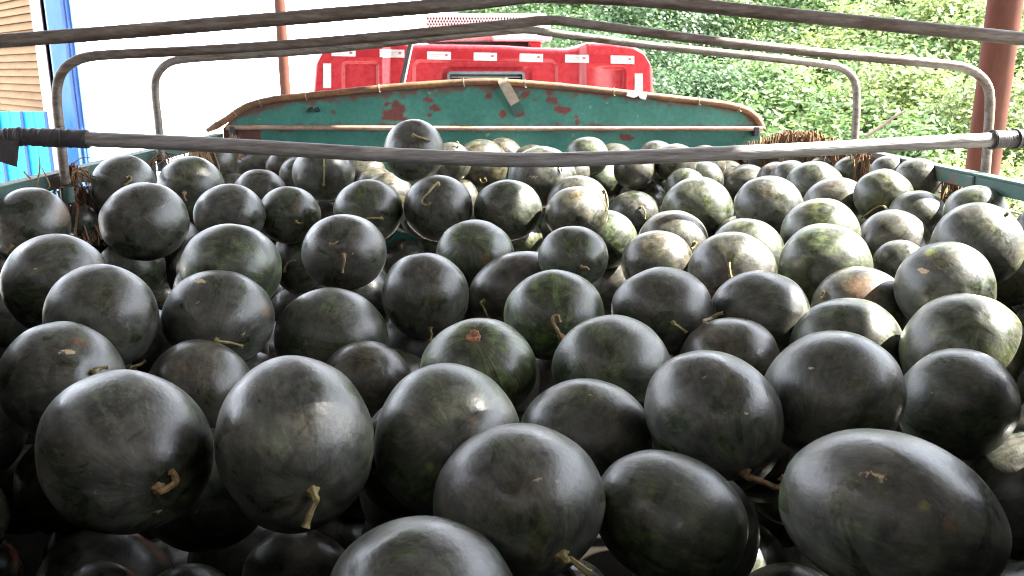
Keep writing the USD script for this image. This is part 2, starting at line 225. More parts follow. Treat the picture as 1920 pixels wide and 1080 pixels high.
# ------------------------------------------------------------------ table of the load: centre, half-axes matrix, stem pole, kind, stem line, marks, blossom end, size, label
MELONS = [
([-1.0853, 2.0474, 2.2937], [0.087, 0.088, 0.0889, -0.0002, 0.0015, 0.001], [-0.091, -0.919, -0.383], 'd', [[-1.0936, 1.9662, 2.2585], [-1.1013, 1.9602, 2.2498]], [['o', 0.942, -0.104, 0.32, np.float64(0.297)]], False, 156, 'dark watermelon with a rusty right scuff, cut by the left edge below the rail'),
([-1.0296, 2.4584, 2.336], [0.0878, 0.0873, 0.0859, 0.0006, 0.0019, 0.0007], [0.419, -0.9, 0.118], 'd', [[-0.9932, 2.3801, 2.3464], [-0.9831, 2.3788, 2.3539], [-0.9762, 2.3856, 2.3618], [-0.9812, 2.3859, 2.3706], [-0.9868, 2.3808, 2.3669]], [], False, 127, 'dark watermelon with a hooked green stem, just right of the left straw tuft'),
([-0.9564, 2.8006, 2.2848], [0.1055, 0.104, 0.1015, 0.0009, 0.0018, 0.0003], [0.116, -0.992, -0.045], 'g', [[-0.9451, 2.6975, 2.28], [-0.9429, 2.6926, 2.2673], [-0.94, 2.6956, 2.2567]], [], False, 130, 'dark watermelon with a short bent stem low down, right of the hooked stem melon'),
([-1.091, 3.467, 2.2947], [0.0967, 0.0947, 0.0919, 0.0009, 0.002, 0.0004], [0.024, 0.953, 0.301], 'b', None, [], False, 96, 'watermelon with a white glint, half behind the tape-wrapped bar beside the left rail'),
([-0.9794, 3.6981, 2.1949], [0.1283, 0.1244, 0.1196, 0.0014, 0.0018, -0.0001], [-0.935, -0.064, -0.349], 'd', None, [], False, 117, 'broad dark watermelon partly under the bar, left of the long straight stem one'),
([-0.8259, 3.5884, 2.2607], [0.0853, 0.0833, 0.081, 0.0006, 0.0013, 0.0001], [0.757, 0.554, 0.346], 'b', None, [], False, 79, 'small pale watermelon under the bar, behind the long straight stem melon'),
([-0.7441, 3.4548, 2.2428], [0.0827, 0.0807, 0.0785, 0.0006, 0.0011, -0.0], [-0.763, 0.647, -0.014], 'd', None, [], False, 79, 'narrow dark sliver of watermelon tucked left of the long straight stem melon'),
([-0.5665, 3.0225, 2.3024], [0.1079, 0.1034, 0.0987, 0.001, 0.0012, -0.0003], [0.157, -0.943, -0.292], 'd', [[-0.5508, 2.9252, 2.2741], [-0.5453, 2.9144, 2.3063], [-0.5447, 2.9209, 2.338], [-0.5478, 2.936, 2.3653]], [], False, 118, 'watermelon with a long straight pale stem rising to the bar'),
([-0.9947, 3.3897, 2.196], [0.0719, 0.0701, 0.0677, 0.0007, 0.001, 0.0], [0.723, 0.623, -0.297], 'b', None, [], False, 72, 'small pale watermelon peeping out between two larger ones, left of centre under the bar'),
([-0.8029, 3.0609, 2.2254], [0.0949, 0.092, 0.0886, 0.001, 0.0011, -0.0001], [0.488, 0.869, -0.075], 'b', None, [], False, 104, 'low brownish watermelon behind the one with the star-shaped stem scar'),
([-0.8632, 2.1683, 2.2794], [0.1054, 0.1033, 0.0999, 0.0012, 0.0012, -0.0], [-0.2, 0.896, -0.398], 'd', None, [], False, 170, 'largest dark watermelon of the left middle, with a broad sheen on its right side'),
([-1.1091, 2.5216, 2.2166], [0.0744, 0.0761, 0.0782, -0.0006, 0.0013, 0.0009], [-0.957, 0.25, -0.148], 'd', None, [], False, 104, 'watermelon half hidden behind the largest dark one at left, its bluish rim showing'),
([-0.7327, 2.4474, 2.2487], [0.0986, 0.0956, 0.0919, 0.0011, 0.0009, -0.0003], [-0.972, -0.207, -0.108], 'd', None, [['c', 0.213, -0.779, 0.589, np.float64(0.062)], ['c', 0.121, -0.915, 0.385, np.float64(0.078)]], False, 136, 'dark watermelon with two pale specks on its face, left of the star-shaped stem scar'),
([-0.5918, 2.567, 2.2288], [0.0925, 0.0896, 0.0864, 0.0008, 0.0007, -0.0003], [0.411, -0.909, -0.074], 'g', [[-0.5546, 2.486, 2.223], [-0.5478, 2.4823, 2.2205], [-0.5384, 2.4885, 2.2177]], [['o', 0.459, -0.785, 0.416, np.float64(0.141)]], False, 119, 'watermelon with a green star-shaped stem scar and small orange spot'),
([-0.718, 3.7388, 2.0782], [0.0776, 0.0762, 0.0745, 0.0004, 0.0007, -0.0001], [-0.864, 0.468, -0.184], 'b', None, [], False, 68, 'small watermelon in shade behind, right of the star-shaped stem scar'),
([-1.1412, 2.411, 2.2436], [0.0469, 0.0469, 0.0464, 0.0002, 0.0007, 0.0003], [0.45, 0.776, -0.442], 'd', None, [], False, 70, 'shaded watermelon by the left straw tuft, behind the scuffed edge melon'),
([-0.8345, 1.6364, 2.2502], [0.0962, 0.0968, 0.0978, -0.0003, 0.0002, 0.0003], [0.469, 0.874, -0.128], 'd', None, [['c', 0.111, -0.866, 0.488, np.float64(0.05)]], False, 210, 'wide watermelon with two tiny pale specks, at left below the scuffed edge melon'),
([-1.032, 2.4546, 2.0928], [0.092, 0.0912, 0.0899, 0.0005, 0.0003, -0.0001], [-0.167, 0.979, -0.115], 'g', [[-1.0804, 2.4726, 2.1717], [-1.094, 2.47, 2.1896], [-1.1102, 2.4655, 2.2046], [-1.119, 2.4622, 2.2084]], [], False, 130, 'green tinted watermelon below the largest dark left one, stem rising behind it'),
([-0.5253, 1.737, 2.2536], [0.1003, 0.098, 0.0953, 0.0008, 0.0001, -0.0005], [-0.915, 0.391, 0.097], 's', None, [], False, 192, 'watermelon with green streaks down its middle, left of the dry scratched one'),
([-0.5901, 2.6488, 2.0689], [0.0821, 0.0924, 0.1036, -0.002, 0.001, 0.0027], [-0.326, -0.942, -0.075], 'd', [[-0.615, 2.5621, 2.0582], [-0.6071, 2.554, 2.0784], [-0.5948, 2.5532, 2.0901], [-0.5802, 2.5533, 2.0933]], [], False, 124, 'shaded watermelon with a thin curved stem, behind the melon with stem and dry scratch'),
([-0.3296, 1.9575, 2.2414], [0.0974, 0.0939, 0.0907, 0.0006, 0.0002, -0.0007], [0.145, -0.98, 0.139], 'd', [[-0.316, 1.8655, 2.2547], [-0.313, 1.8582, 2.2441], [-0.3176, 1.8591, 2.2269], [-0.3188, 1.8562, 2.2154]], [['c', -0.085, -0.898, 0.431, np.float64(0.105)]], False, 160, 'watermelon with a tan stem and thin dry scratch, set high left of centre'),
([-0.6732, 1.4577, 2.2314], [0.0934, 0.0932, 0.0934, -0.0001, -0.0006, -0.0003], [-0.077, 0.808, -0.584], 'd', None, [], False, 222, 'large dull watermelon with mottled patches and a light sheen, second row at left'),
([-0.5018, 1.559, 2.1988], [0.1002, 0.0964, 0.093, 0.001, -0.0009, -0.0013], [0.207, -0.967, -0.146], 'd', [[-0.4818, 1.4661, 2.1864], [-0.4675, 1.4643, 2.1828], [-0.4532, 1.4722, 2.1771], [-0.4374, 1.4747, 2.1701]], [['s', -0.185, -0.393, 0.901, np.float64(0.121)], ['o', 0.944, -0.215, 0.251, np.float64(0.162)]], False, 212, 'large watermelon with a shiny tan scar on top and brown right edge'),
([-1.0968, 1.8994, 2.1229], [0.0824, 0.083, 0.0846, -0.0006, -0.0003, 0.0002], [-0.972, 0.029, -0.235], 'd', None, [], False, 158, 'watermelon at the left picture edge beside the large dull mottled one'),
([-0.3142, 1.663, 2.1238], [0.112, 0.1071, 0.1035, 0.0006, -0.0009, -0.0014], [0.192, 0.979, -0.066], 'g', None, [], False, 212, 'low wide watermelon with green freckles, below the melon with stem and dry scratch'),
([-1.1239, 2.9001, 1.8816], [0.0617, 0.0609, 0.0602, 0.0002, -0.0002, -0.0003], [0.788, 0.601, 0.135], 'd', None, [], False, 72, 'bluish crown of a watermelon in the gap between the two large mottled melons'),
([-0.6378, 2.8148, 1.8553], [0.0985, 0.0948, 0.0918, 0.0006, -0.0006, -0.001], [0.188, 0.915, -0.356], 'd', None, [], False, 112, 'shadowed crown of a watermelon below the one with a thin curved stem'),
([-1.1554, 2.0166, 2.202], [0.0383, 0.0387, 0.0394, -0.0002, 0.0003, 0.0003], [-0.629, 0.716, -0.304], 'b', None, [], False, 70, 'pale rim of a watermelon at the left edge under the scuffed melon'),
([-0.2361, 2.8708, 2.3933], [0.1005, 0.1019, 0.1033, -0.0, 0.001, 0.0002], [0.058, -0.82, 0.57], 'd', [[-0.2297, 2.7874, 2.4521], [-0.2121, 2.779, 2.4459], [-0.1937, 2.7831, 2.4405], [-0.1755, 2.7899, 2.4331]], [], False, 118, 'watermelon with a pale stem sitting highest, against the green headboard'),
([-0.1367, 3.4256, 2.2995], [0.0844, 0.0809, 0.0777, 0.0002, 0.0004, -0.0003], [0.35, -0.491, 0.798], 'b', [[-0.107, 3.3856, 2.3617], [-0.1027, 3.3868, 2.374], [-0.1087, 3.3834, 2.3847]], [], False, 79, 'small pale watermelon with a wisp of stem, right behind the highest one'),
([-0.0163, 3.5621, 2.2693], [0.113, 0.1113, 0.1097, 0.0, 0.0003, -0.0002], [-0.038, -0.92, -0.39], 'b', [[-0.0207, 3.4597, 2.2267], [-0.0122, 3.4579, 2.2117], [0.0052, 3.4587, 2.2181], [-0.0012, 3.4521, 2.2319]], [], False, 102, 'watermelon with a yellow knobbed stem, right of centre beneath the bar'),
([0.0759, 3.7289, 2.2884], [0.0921, 0.0882, 0.0845, -0.0001, 0.0001, -0.0004], [-0.3, 0.936, -0.184], 'b', None, [], False, 79, 'watermelon peeking over the bar behind the yellow knobbed stem melon'),
([0.1997, 3.6161, 2.2699], [0.0896, 0.0859, 0.0823, -0.0002, -0.0001, -0.0004], [-0.04, 0.745, -0.666], 'b', None, [], False, 79, 'low watermelon crown before the headboard, left of the domed one at its middle'),
([0.1878, 2.8211, 2.3116], [0.1128, 0.1066, 0.1009, -0.0004, -0.0002, -0.0007], [0.464, -0.758, 0.458], 'd', [[0.2404, 2.7398, 2.3582], [0.2448, 2.7288, 2.3458], [0.2464, 2.7273, 2.3392]], [['c', -0.304, -0.946, 0.109, np.float64(0.148)]], False, 128, 'wide dark watermelon with a small tan scar under the bar'),
([0.4032, 3.3758, 2.3258], [0.0859, 0.0812, 0.0767, -0.0006, -0.0005, -0.0004], [0.966, -0.011, 0.258], 'g', None, [], False, 82, 'domed watermelon before the middle of the headboard'),
([0.5505, 3.6317, 2.2739], [0.0896, 0.0862, 0.0829, -0.0006, -0.0006, -0.0002], [-0.427, 0.888, 0.173], 'b', None, [], False, 79, 'small light watermelon right of the domed one before the headboard'),
([0.3206, 3.2546, 2.2791], [0.0808, 0.0775, 0.0745, -0.0004, -0.0003, -0.0003], [-0.225, 0.799, 0.558], 'b', None, [], False, 79, 'pale strip of watermelon on the bar, left below the domed one'),
([0.4693, 3.4874, 2.2112], [0.1023, 0.0974, 0.0927, -0.0007, -0.0005, -0.0005], [0.894, 0.449, -0.01], 'g', None, [], False, 94, 'watermelon with a bright sunlit lower flank, just under the bar right of centre'),
([0.5812, 3.3071, 2.2784], [0.0815, 0.0787, 0.0758, -0.0006, -0.0007, -0.0002], [0.787, -0.159, -0.596], 'b', None, [], False, 79, 'low pale watermelon crown resting on the bar line, left of the paired dark one'),
([0.6998, 3.4689, 2.3009], [0.085, 0.0822, 0.0792, -0.0007, -0.0009, -0.0001], [0.922, 0.388, 0.001], 'd', None, [], False, 79, 'dark crown of the left one of a touching pair by the headboard'),
([0.7414, 3.3201, 2.3033], [0.0811, 0.0787, 0.0759, -0.0007, -0.0009, -0.0001], [0.895, 0.41, -0.175], 'b', None, [], False, 79, 'sunlit right one of a touching pair by the headboard'),
([0.779, 3.5643, 2.1534], [0.1237, 0.1184, 0.1128, -0.0013, -0.0009, -0.0006], [0.947, 0.249, -0.201], 'd', None, [], False, 112, 'bluish dark watermelon directly under the bar, behind the long smooth one'),
([0.2917, 2.6707, 2.2457], [0.0974, 0.0924, 0.0877, -0.0006, -0.0003, -0.0007], [0.405, 0.91, 0.085], 'b', None, [], False, 116, 'brown green watermelon behind the one with a dry brown tendril'),
([0.2621, 2.422, 2.2511], [0.0902, 0.0855, 0.0813, -0.0005, -0.0002, -0.0007], [0.723, -0.005, 0.691], 'b', [[0.334, 2.3972, 2.3191], [0.3425, 2.3895, 2.302], [0.3456, 2.3862, 2.2827], [0.3424, 2.382, 2.2697]], [], False, 118, 'brownish watermelon with a thin dry brown tendril at its right edge'),
([0.6307, 3.3912, 2.1417], [0.0995, 0.095, 0.0904, -0.0009, -0.0005, -0.0006], [-0.929, 0.37, -0.007], 'g', None, [], False, 94, 'low striped watermelon behind the one with a hanging stem right of centre'),
([0.5609, 3.1701, 2.1298], [0.0965, 0.092, 0.0876, -0.0009, -0.0004, -0.0006], [0.079, -0.897, 0.434], 'd', [[0.5692, 3.0872, 2.1683], [0.5778, 3.0799, 2.1655], [0.5856, 3.0764, 2.1502], [0.5841, 3.0741, 2.1269]], [], False, 97, 'small dark watermelon with a hanging greenish stem, right of centre'),
([0.6686, 2.6458, 2.2266], [0.1122, 0.108, 0.1032, -0.0013, -0.0008, -0.0005], [0.221, 0.966, -0.131], 'g', None, [], False, 137, 'long smooth watermelon with dark crown right of the hanging stem one'),
([0.0659, 2.4868, 2.2542], [0.1012, 0.0957, 0.0908, -0.0001, -0.0, -0.0008], [0.942, 0.146, -0.302], 'g', None, [], False, 129, 'watermelon crossed by a curved shadow band with a glint below it'),
([0.1997, 3.7255, 2.0946], [0.0798, 0.0886, 0.0979, 0.0004, -0.0001, 0.0014], [-0.849, 0.501, 0.169], 'b', None, [], False, 84, 'watermelon showing behind the one crossed by a curved shadow band'),
([-0.1373, 2.4839, 2.262], [0.1019, 0.0991, 0.0965, 0.0002, 0.0003, -0.0004], [0.028, -0.59, 0.807], 'd', [[-0.1343, 2.4251, 2.3401], [-0.1471, 2.4107, 2.3345], [-0.1603, 2.3985, 2.3181], [-0.1754, 2.3942, 2.3022], [-0.1769, 2.3902, 2.2907], [-0.1647, 2.3847, 2.2869], [-0.154, 2.3836, 2.2916]], [], False, 131, 'dark watermelon with a long looped dry stem hanging down its face'),
([-0.0865, 3.4557, 2.1449], [0.0607, 0.0708, 0.0818, -0.0002, 0.0004, 0.0017], [-0.173, 0.985, 0.024], 'b', None, [], False, 76, 'pale sunlit edge of a watermelon behind the looped stem one'),
([-0.3416, 2.4867, 2.2546], [0.1007, 0.0963, 0.092, 0.0007, 0.0005, -0.0006], [0.481, -0.869, -0.112], 'g', [[-0.2937, 2.4035, 2.2451], [-0.3042, 2.3911, 2.2487], [-0.32, 2.3863, 2.2496], [-0.3362, 2.3842, 2.2485]], [], False, 131, 'watermelon with a stem pointing left from a star of pale veins'),
([-0.3639, 3.2024, 2.2009], [0.0951, 0.0905, 0.0861, 0.0006, 0.0005, -0.0006], [0.244, 0.97, 0.01], 'b', None, [], False, 96, 'dull watermelon behind the one whose stem points left'),
([-0.4564, 3.5774, 2.1829], [0.0876, 0.0847, 0.0818, 0.0005, 0.0006, -0.0003], [-0.516, 0.855, 0.061], 'b', None, [], False, 79, 'rim of a watermelon beneath the highest one, at its left'),
([-0.5175, 3.7287, 2.2166], [0.0908, 0.0878, 0.0847, 0.0005, 0.0008, -0.0002], [0.835, 0.52, -0.179], 'b', None, [], False, 79, 'half shaded watermelon under the bar, left of the highest one'),
([-0.3534, 3.5597, 1.8716], [0.099, 0.0942, 0.0901, 0.0005, 0.0, -0.0009], [-0.632, 0.347, 0.693], 'b', None, [], False, 88, 'brown dusty watermelon tucked right of the melon with stem and dry scratch'),
([-0.234, 3.7282, 1.8764], [0.0922, 0.0875, 0.0834, 0.0003, 0.0, -0.0009], [0.024, 0.987, -0.158], 'g', None, [], False, 78, 'small green speckled watermelon left of the one with veined green face'),
([-0.0267, 2.135, 2.1959], [0.1007, 0.0946, 0.0895, 0.0001, -0.0, -0.0011], [0.126, 0.789, -0.601], 's', None, [['o', 0.269, -0.959, 0.091, np.float64(0.129)]], False, 148, 'watermelon with fine green veins and a brown scuff low on its right'),
([0.1319, 3.3673, 1.9921], [0.0986, 0.0933, 0.0888, -0.0002, -0.0, -0.0009], [0.832, 0.555, -0.022], 'y', None, [], False, 92, 'yellowish pale watermelon in the middle of the load'),
([0.1996, 1.8951, 2.2388], [0.0805, 0.0764, 0.0728, -0.0004, -0.0, -0.0008], [0.12, -0.99, -0.068], 'g', [[0.2097, 1.8194, 2.2346], [0.2185, 1.8144, 2.2345], [0.2259, 1.8159, 2.2281]], [], False, 133, 'watermelon with a dry broken stem at lower right, middle of the load'),
([0.3609, 2.5294, 2.1566], [0.0979, 0.0931, 0.0887, -0.0007, -0.0002, -0.0008], [0.372, 0.907, 0.195], 's', None, [], False, 122, 'light green watermelon with a straight shadow edge down its face'),
([0.5194, 2.3071, 2.1907], [0.0971, 0.0931, 0.0891, -0.001, -0.0003, -0.0007], [0.407, -0.898, 0.167], 'b', [[0.5597, 2.2229, 2.2061], [0.5567, 2.2145, 2.1977], [0.5491, 2.2117, 2.1925]], [], False, 134, 'watermelon with a curled brown stem stub at its right end, behind two others'),
([0.4457, 2.1477, 2.1672], [0.0933, 0.0892, 0.0855, -0.0008, -0.0001, -0.0008], [0.967, -0.106, -0.232], 'b', None, [], False, 137, 'low brown crowned watermelon in front of the curled stub one'),
([-0.1308, 1.7779, 2.183], [0.0935, 0.0931, 0.0928, 0.0, -0.0001, -0.0001], [0.154, -0.797, -0.584], 'd', [[-0.1163, 1.7038, 2.1289], [-0.1142, 1.7006, 2.1182], [-0.1173, 1.6926, 2.1068]], [], False, 164, 'large dark watermelon with a flat matt face and stem at its foot, centre'),
([0.0698, 1.9723, 2.1486], [0.1128, 0.0982, 0.089, 0.0024, 0.0113, -0.003], [-0.664, -0.742, -0.092], 'b', [[-0.0078, 1.898, 2.1351], [-0.0043, 1.8933, 2.1185], [0.0018, 1.8894, 2.1042], [0.0091, 1.8866, 2.0947]], [], False, 178, 'tilted brownish watermelon with a thin bent stem, centre of the load'),
([0.1291, 1.5556, 2.1996], [0.0951, 0.0908, 0.0874, -0.0003, 0.0001, -0.0011], [0.068, -0.979, -0.191], 's', [[0.1359, 1.4669, 2.1839], [0.1282, 1.4583, 2.1997], [0.1205, 1.4593, 2.2145], [0.1205, 1.4613, 2.2248], [0.1281, 1.4614, 2.2267], [0.1319, 1.4591, 2.2154]], [], False, 188, 'large veined watermelon with a looped stem end at lower right, centre'),
([0.4129, 2.592, 1.9867], [0.105, 0.101, 0.0977, -0.0006, 0.0001, -0.0009], [-0.606, 0.451, -0.655], 'b', None, [], False, 126, 'brown mottled watermelon between the looped stem end melon and the grey dusted one'),
([0.3406, 1.5782, 2.2011], [0.0962, 0.0905, 0.0857, -0.0011, 0.0004, -0.0015], [0.006, -1.0, 0.004], 'd', [[0.3422, 1.4877, 2.2029], [0.3489, 1.4817, 2.1996], [0.3588, 1.4806, 2.1927], [0.3662, 1.4773, 2.1875]], [], False, 190, 'grey dusted watermelon with a yellow stem stub at its lower right edge'),
([-0.0133, 1.3257, 2.1759], [0.0957, 0.0885, 0.0838, -0.0, -0.0003, -0.0019], [-0.084, -0.545, 0.835], 's', None, [], True, 219, 'watermelon with an orange blossom scar and radiating dark stripes'),
([0.4394, 1.4497, 2.1395], [0.0886, 0.0852, 0.0827, -0.0006, 0.001, -0.0013], [0.116, 0.985, -0.13], 'b', [[0.3955, 1.466, 2.2089], [0.4152, 1.5006, 2.2076], [0.4264, 1.4996, 2.215], [0.4366, 1.4977, 2.2185]], [], False, 190, 'low dark watermelon with a stem rising behind it, right of centre'),
([0.9321, 3.6022, 2.2667], [0.0876, 0.0853, 0.0825, -0.0008, -0.0012, 0.0], [0.32, 0.922, -0.216], 'b', None, [], False, 79, 'sunlit far watermelon at the left end of the right reed mat'),
([1.2012, 3.7302, 2.2569], [0.0895, 0.0879, 0.0855, -0.0008, -0.0015, 0.0003], [0.2, 0.963, 0.18], 'b', None, [], False, 79, 'small sunlit watermelon before the middle of the right reed mat'),
([1.2718, 3.4254, 2.3014], [0.0811, 0.0802, 0.0785, -0.0006, -0.0017, 0.0005], [0.021, 0.9, 0.435], 'b', None, [], False, 79, 'white lit watermelon before the right reed mat, nearest the rear hoop leg'),
([0.7563, 3.1947, 2.224], [0.0785, 0.0763, 0.0739, -0.0006, -0.0008, -0.0001], [0.357, 0.865, 0.352], 'g', None, [], False, 79, 'greenish rim of a watermelon behind the long smooth dark crowned one'),
([0.8783, 3.4138, 2.2225], [0.0834, 0.0813, 0.0787, -0.0007, -0.0009, -0.0001], [-0.891, 0.42, 0.175], 'd', None, [], False, 79, 'small dark watermelon under the bar, left of the overlapping pair'),
([1.0551, 3.6835, 2.193], [0.0895, 0.0875, 0.085, -0.0008, -0.0012, 0.0], [0.715, 0.693, 0.09], 'b', None, [], False, 79, 'pale left one of an overlapping pair under the bar at right'),
([1.0851, 3.4775, 2.1767], [0.1121, 0.1087, 0.1042, -0.0014, -0.0013, -0.0001], [0.647, 0.713, -0.27], 'b', None, [], False, 106, 'tan topped right one of an overlapping pair under the bar at right'),
([1.145, 3.3163, 2.2294], [0.0796, 0.0785, 0.0767, -0.0006, -0.0012, 0.0002], [-0.877, 0.415, -0.243], 'b', None, [], False, 79, 'blown white sunlit watermelon under the bar at right'),
([1.1427, 3.1597, 2.257], [0.0755, 0.0746, 0.073, -0.0006, -0.0013, 0.0003], [0.599, 0.794, 0.105], 'd', None, [], False, 79, 'dark small watermelon under the bar, right of the white sunlit one'),
([1.2825, 3.1834, 2.2677], [0.0751, 0.0747, 0.0735, -0.0005, -0.0015, 0.0005], [0.866, 0.255, -0.429], 'b', None, [], False, 79, 'pale sunlit watermelon touching the bar, left of the reeds below it'),
([1.1377, 2.9028, 2.2575], [0.0995, 0.0977, 0.0945, -0.0011, -0.0015, 0.0002], [0.412, 0.911, 0.004], 'g', None, [], False, 115, 'green flanked watermelon right of centre behind the shadowed pair'),
([1.2857, 2.9442, 2.2995], [0.0691, 0.0682, 0.0664, -0.0007, -0.0014, 0.0004], [0.019, 0.781, -0.625], 'g', None, [], False, 80, 'dark watermelon with a lit right side, left of the right reeds below the bar'),
([1.2921, 2.6937, 2.3291], [0.0622, 0.0625, 0.0623, -0.0001, -0.0015, 0.0007], [0.938, -0.226, -0.263], 'd', None, [], False, 79, 'low watermelon before the right rail, with a dark centre patch'),
([1.2937, 2.5039, 2.3305], [0.0719, 0.0718, 0.0708, -0.0004, -0.0016, 0.0008], [0.576, 0.816, -0.055], 'd', None, [], False, 100, 'watermelon half black and half brilliant white, nearest the right rail'),
([1.164, 2.4487, 2.2939], [0.0829, 0.0824, 0.0808, -0.0006, -0.0015, 0.0005], [0.333, 0.812, -0.479], 'y', None, [], False, 116, 'watermelon with a yellow green crown near the right rail'),
([1.0894, 2.5951, 2.2378], [0.1004, 0.099, 0.0964, -0.001, -0.0013, 0.0002], [0.954, 0.032, -0.297], 'b', None, [], False, 130, 'dusty brown watermelon left below the yellow crowned one'),
([0.8126, 2.4055, 2.2721], [0.0965, 0.094, 0.0905, -0.0011, -0.001, -0.0002], [0.589, 0.802, 0.102], 'd', None, [], False, 132, 'dark watermelon with fine scratches, third from the right rail in its row'),
([0.847, 2.1005, 2.2473], [0.0975, 0.0959, 0.0934, -0.0009, -0.0008, -0.0001], [-0.875, 0.476, 0.084], 'y', None, [], False, 154, 'watermelon with a tan and gold patch split by bright sun'),
([1.2006, 2.3062, 2.2533], [0.0789, 0.0789, 0.0782, -0.0003, -0.0012, 0.0005], [0.003, 0.959, 0.282], 'g', [[1.1231, 2.3146, 2.275], [1.1281, 2.3693, 2.28], [1.1093, 2.3767, 2.2713], [1.0944, 2.3813, 2.2568], [1.0767, 2.3869, 2.2421]], [], False, 118, 'small grey green watermelon with a curly stem beside its left edge'),
([1.272, 2.1507, 2.2857], [0.0793, 0.08, 0.0804, 0.0001, -0.0014, 0.0009], [0.742, 0.414, 0.527], 'g', None, [], False, 130, 'watermelon with a jagged shadow on its crown, by the near right rail'),
([1.0856, 1.8176, 2.277], [0.0935, 0.0943, 0.0951, 0.0003, -0.0011, 0.0008], [0.503, 0.861, -0.08], 'd', [[1.1141, 1.7699, 2.3539], [1.1493, 1.8168, 2.3567], [1.1548, 1.8156, 2.3709]], [], False, 180, 'wide glossy dark watermelon at right with a brilliant end and stem tip behind'),
([1.086, 2.2012, 2.2009], [0.0941, 0.0938, 0.0926, -0.0005, -0.0008, 0.0002], [0.993, 0.108, 0.051], 'b', None, [], False, 145, 'dark watermelon with a lit right half, left of the wide glossy one'),
([1.3157, 1.9895, 2.2778], [0.036, 0.039, 0.0471, 0.0026, -0.0012, 0.0021], [0.659, 0.726, -0.199], 'd', None, [], False, 74, 'shaded watermelon cut off by the right edge, beside the wide glossy one'),
([1.0407, 2.0572, 2.174], [0.0682, 0.068, 0.0675, -0.0002, -0.0003, 0.0], [0.866, 0.492, -0.092], 'd', None, [], False, 112, 'shaded watermelon between the scarred one and the tall green mottled one'),
([0.7607, 1.844, 2.225], [0.1008, 0.0992, 0.0969, -0.0008, -0.0002, -0.0004], [0.963, -0.238, -0.123], 's', None, [], False, 180, 'tall green mottled watermelon at right with a bright right flank'),
([0.6564, 2.0823, 2.2064], [0.0942, 0.0914, 0.0882, -0.001, -0.0003, -0.0006], [0.585, 0.736, -0.341], 'g', None, [], False, 146, 'low yellow green watermelon overlapped by a twin at its back'),
([0.7811, 2.5208, 2.1483], [0.0873, 0.0847, 0.0816, -0.0009, -0.0004, -0.0005], [-0.394, 0.677, -0.621], 'b', None, [], False, 112, 'back rim of a twin behind the low yellow green watermelon'),
([0.5396, 1.8043, 2.2241], [0.0948, 0.0917, 0.0885, -0.0009, -0.0, -0.0007], [-0.305, -0.945, 0.115], 'b', [[0.5116, 1.7178, 2.235], [0.5075, 1.7146, 2.2495], [0.5061, 1.721, 2.264]], [], False, 168, 'watermelon with an upright pointed stem on its brow'),
([0.8788, 1.5569, 2.2468], [0.0889, 0.0892, 0.0896, 0.0002, -0.0, 0.0001], [0.006, 0.974, -0.227], 'd', None, [['y', -0.503, -0.189, 0.844, np.float64(0.13)], ['s', -0.753, -0.427, 0.5, np.float64(0.119)]], False, 195, 'watermelon with flaky tan scars on its upper face, at right'),
([1.2075, 1.8685, 2.1953], [0.067, 0.0678, 0.0693, 0.0006, -0.0003, 0.0005], [0.975, -0.015, 0.224], 'y', None, [], False, 126, 'moss yellow watermelon at the right edge behind the scarred one'),
([1.3061, 1.9299, 2.1429], [0.0567, 0.0605, 0.0706, 0.0036, -0.0007, 0.0027], [0.829, 0.437, -0.348], 'd', None, [], False, 112, 'blue grey watermelon cut by the right picture edge, below the moss yellow one'),
([0.5351, 1.588, 2.1861], [0.0958, 0.093, 0.0904, -0.0008, 0.0006, -0.001], [0.988, 0.139, -0.072], 'd', None, [], False, 192, 'smooth black watermelon with a shadowed foot, left of the orange blushed one'),
([0.7674, 1.6676, 2.1732], [0.0943, 0.0932, 0.092, -0.0004, 0.0005, -0.0006], [-0.9, -0.26, 0.349], 'b', [[0.6827, 1.6435, 2.2049], [0.6781, 1.6464, 2.2087], [0.6791, 1.6477, 2.215], [0.6837, 1.6464, 2.2186]], [['o', -0.302, -0.663, 0.684, np.float64(0.295)]], False, 186, 'watermelon with an orange blush on its crown'),
([0.6491, 1.4459, 2.1625], [0.0993, 0.0975, 0.0964, -0.0003, 0.0013, -0.001], [0.749, -0.178, -0.638], 'g', None, [], False, 222, 'green grey watermelon in front of the orange blushed one'),
([0.7847, 1.3147, 2.2011], [0.0952, 0.095, 0.0967, 0.0007, 0.0013, -0.0004], [0.069, 0.599, -0.797], 'y', None, [], False, 244, 'broad watermelon with a mossy lit top and blazing right end'),
([1.2666, 1.851, 2.091], [0.0382, 0.0404, 0.0464, 0.0022, -0.0001, 0.0016], [0.495, 0.866, -0.073], 'b', None, [], False, 76, 'bright watermelon cut by the right edge, beside the mossy topped one'),
([0.4811, 1.0983, 2.2126], [0.0941, 0.0916, 0.0907, -0.0001, 0.0019, -0.0014], [0.583, 0.785, 0.208], 'd', None, [['c', -0.581, -0.499, 0.643, np.float64(0.062)]], False, 272, 'large purplish black watermelon with smeared bloom and faint scratches'),
([0.3028, 1.0589, 2.2033], [0.0905, 0.0901, 0.0877, -0.0019, -0.0037, 0.0004], [0.264, -0.771, -0.58], 'd', [[0.3303, 0.9887, 2.1512], [0.3376, 0.9806, 2.1492], [0.352, 0.9737, 2.1458], [0.3651, 0.9671, 2.1424], [0.3729, 0.968, 2.1499], [0.3685, 0.9721, 2.1545]], [['c', 0.219, -0.886, 0.409, np.float64(0.047)]], False, 262, 'tall egg-shaped watermelon leaning right, with a stem at its foot'),
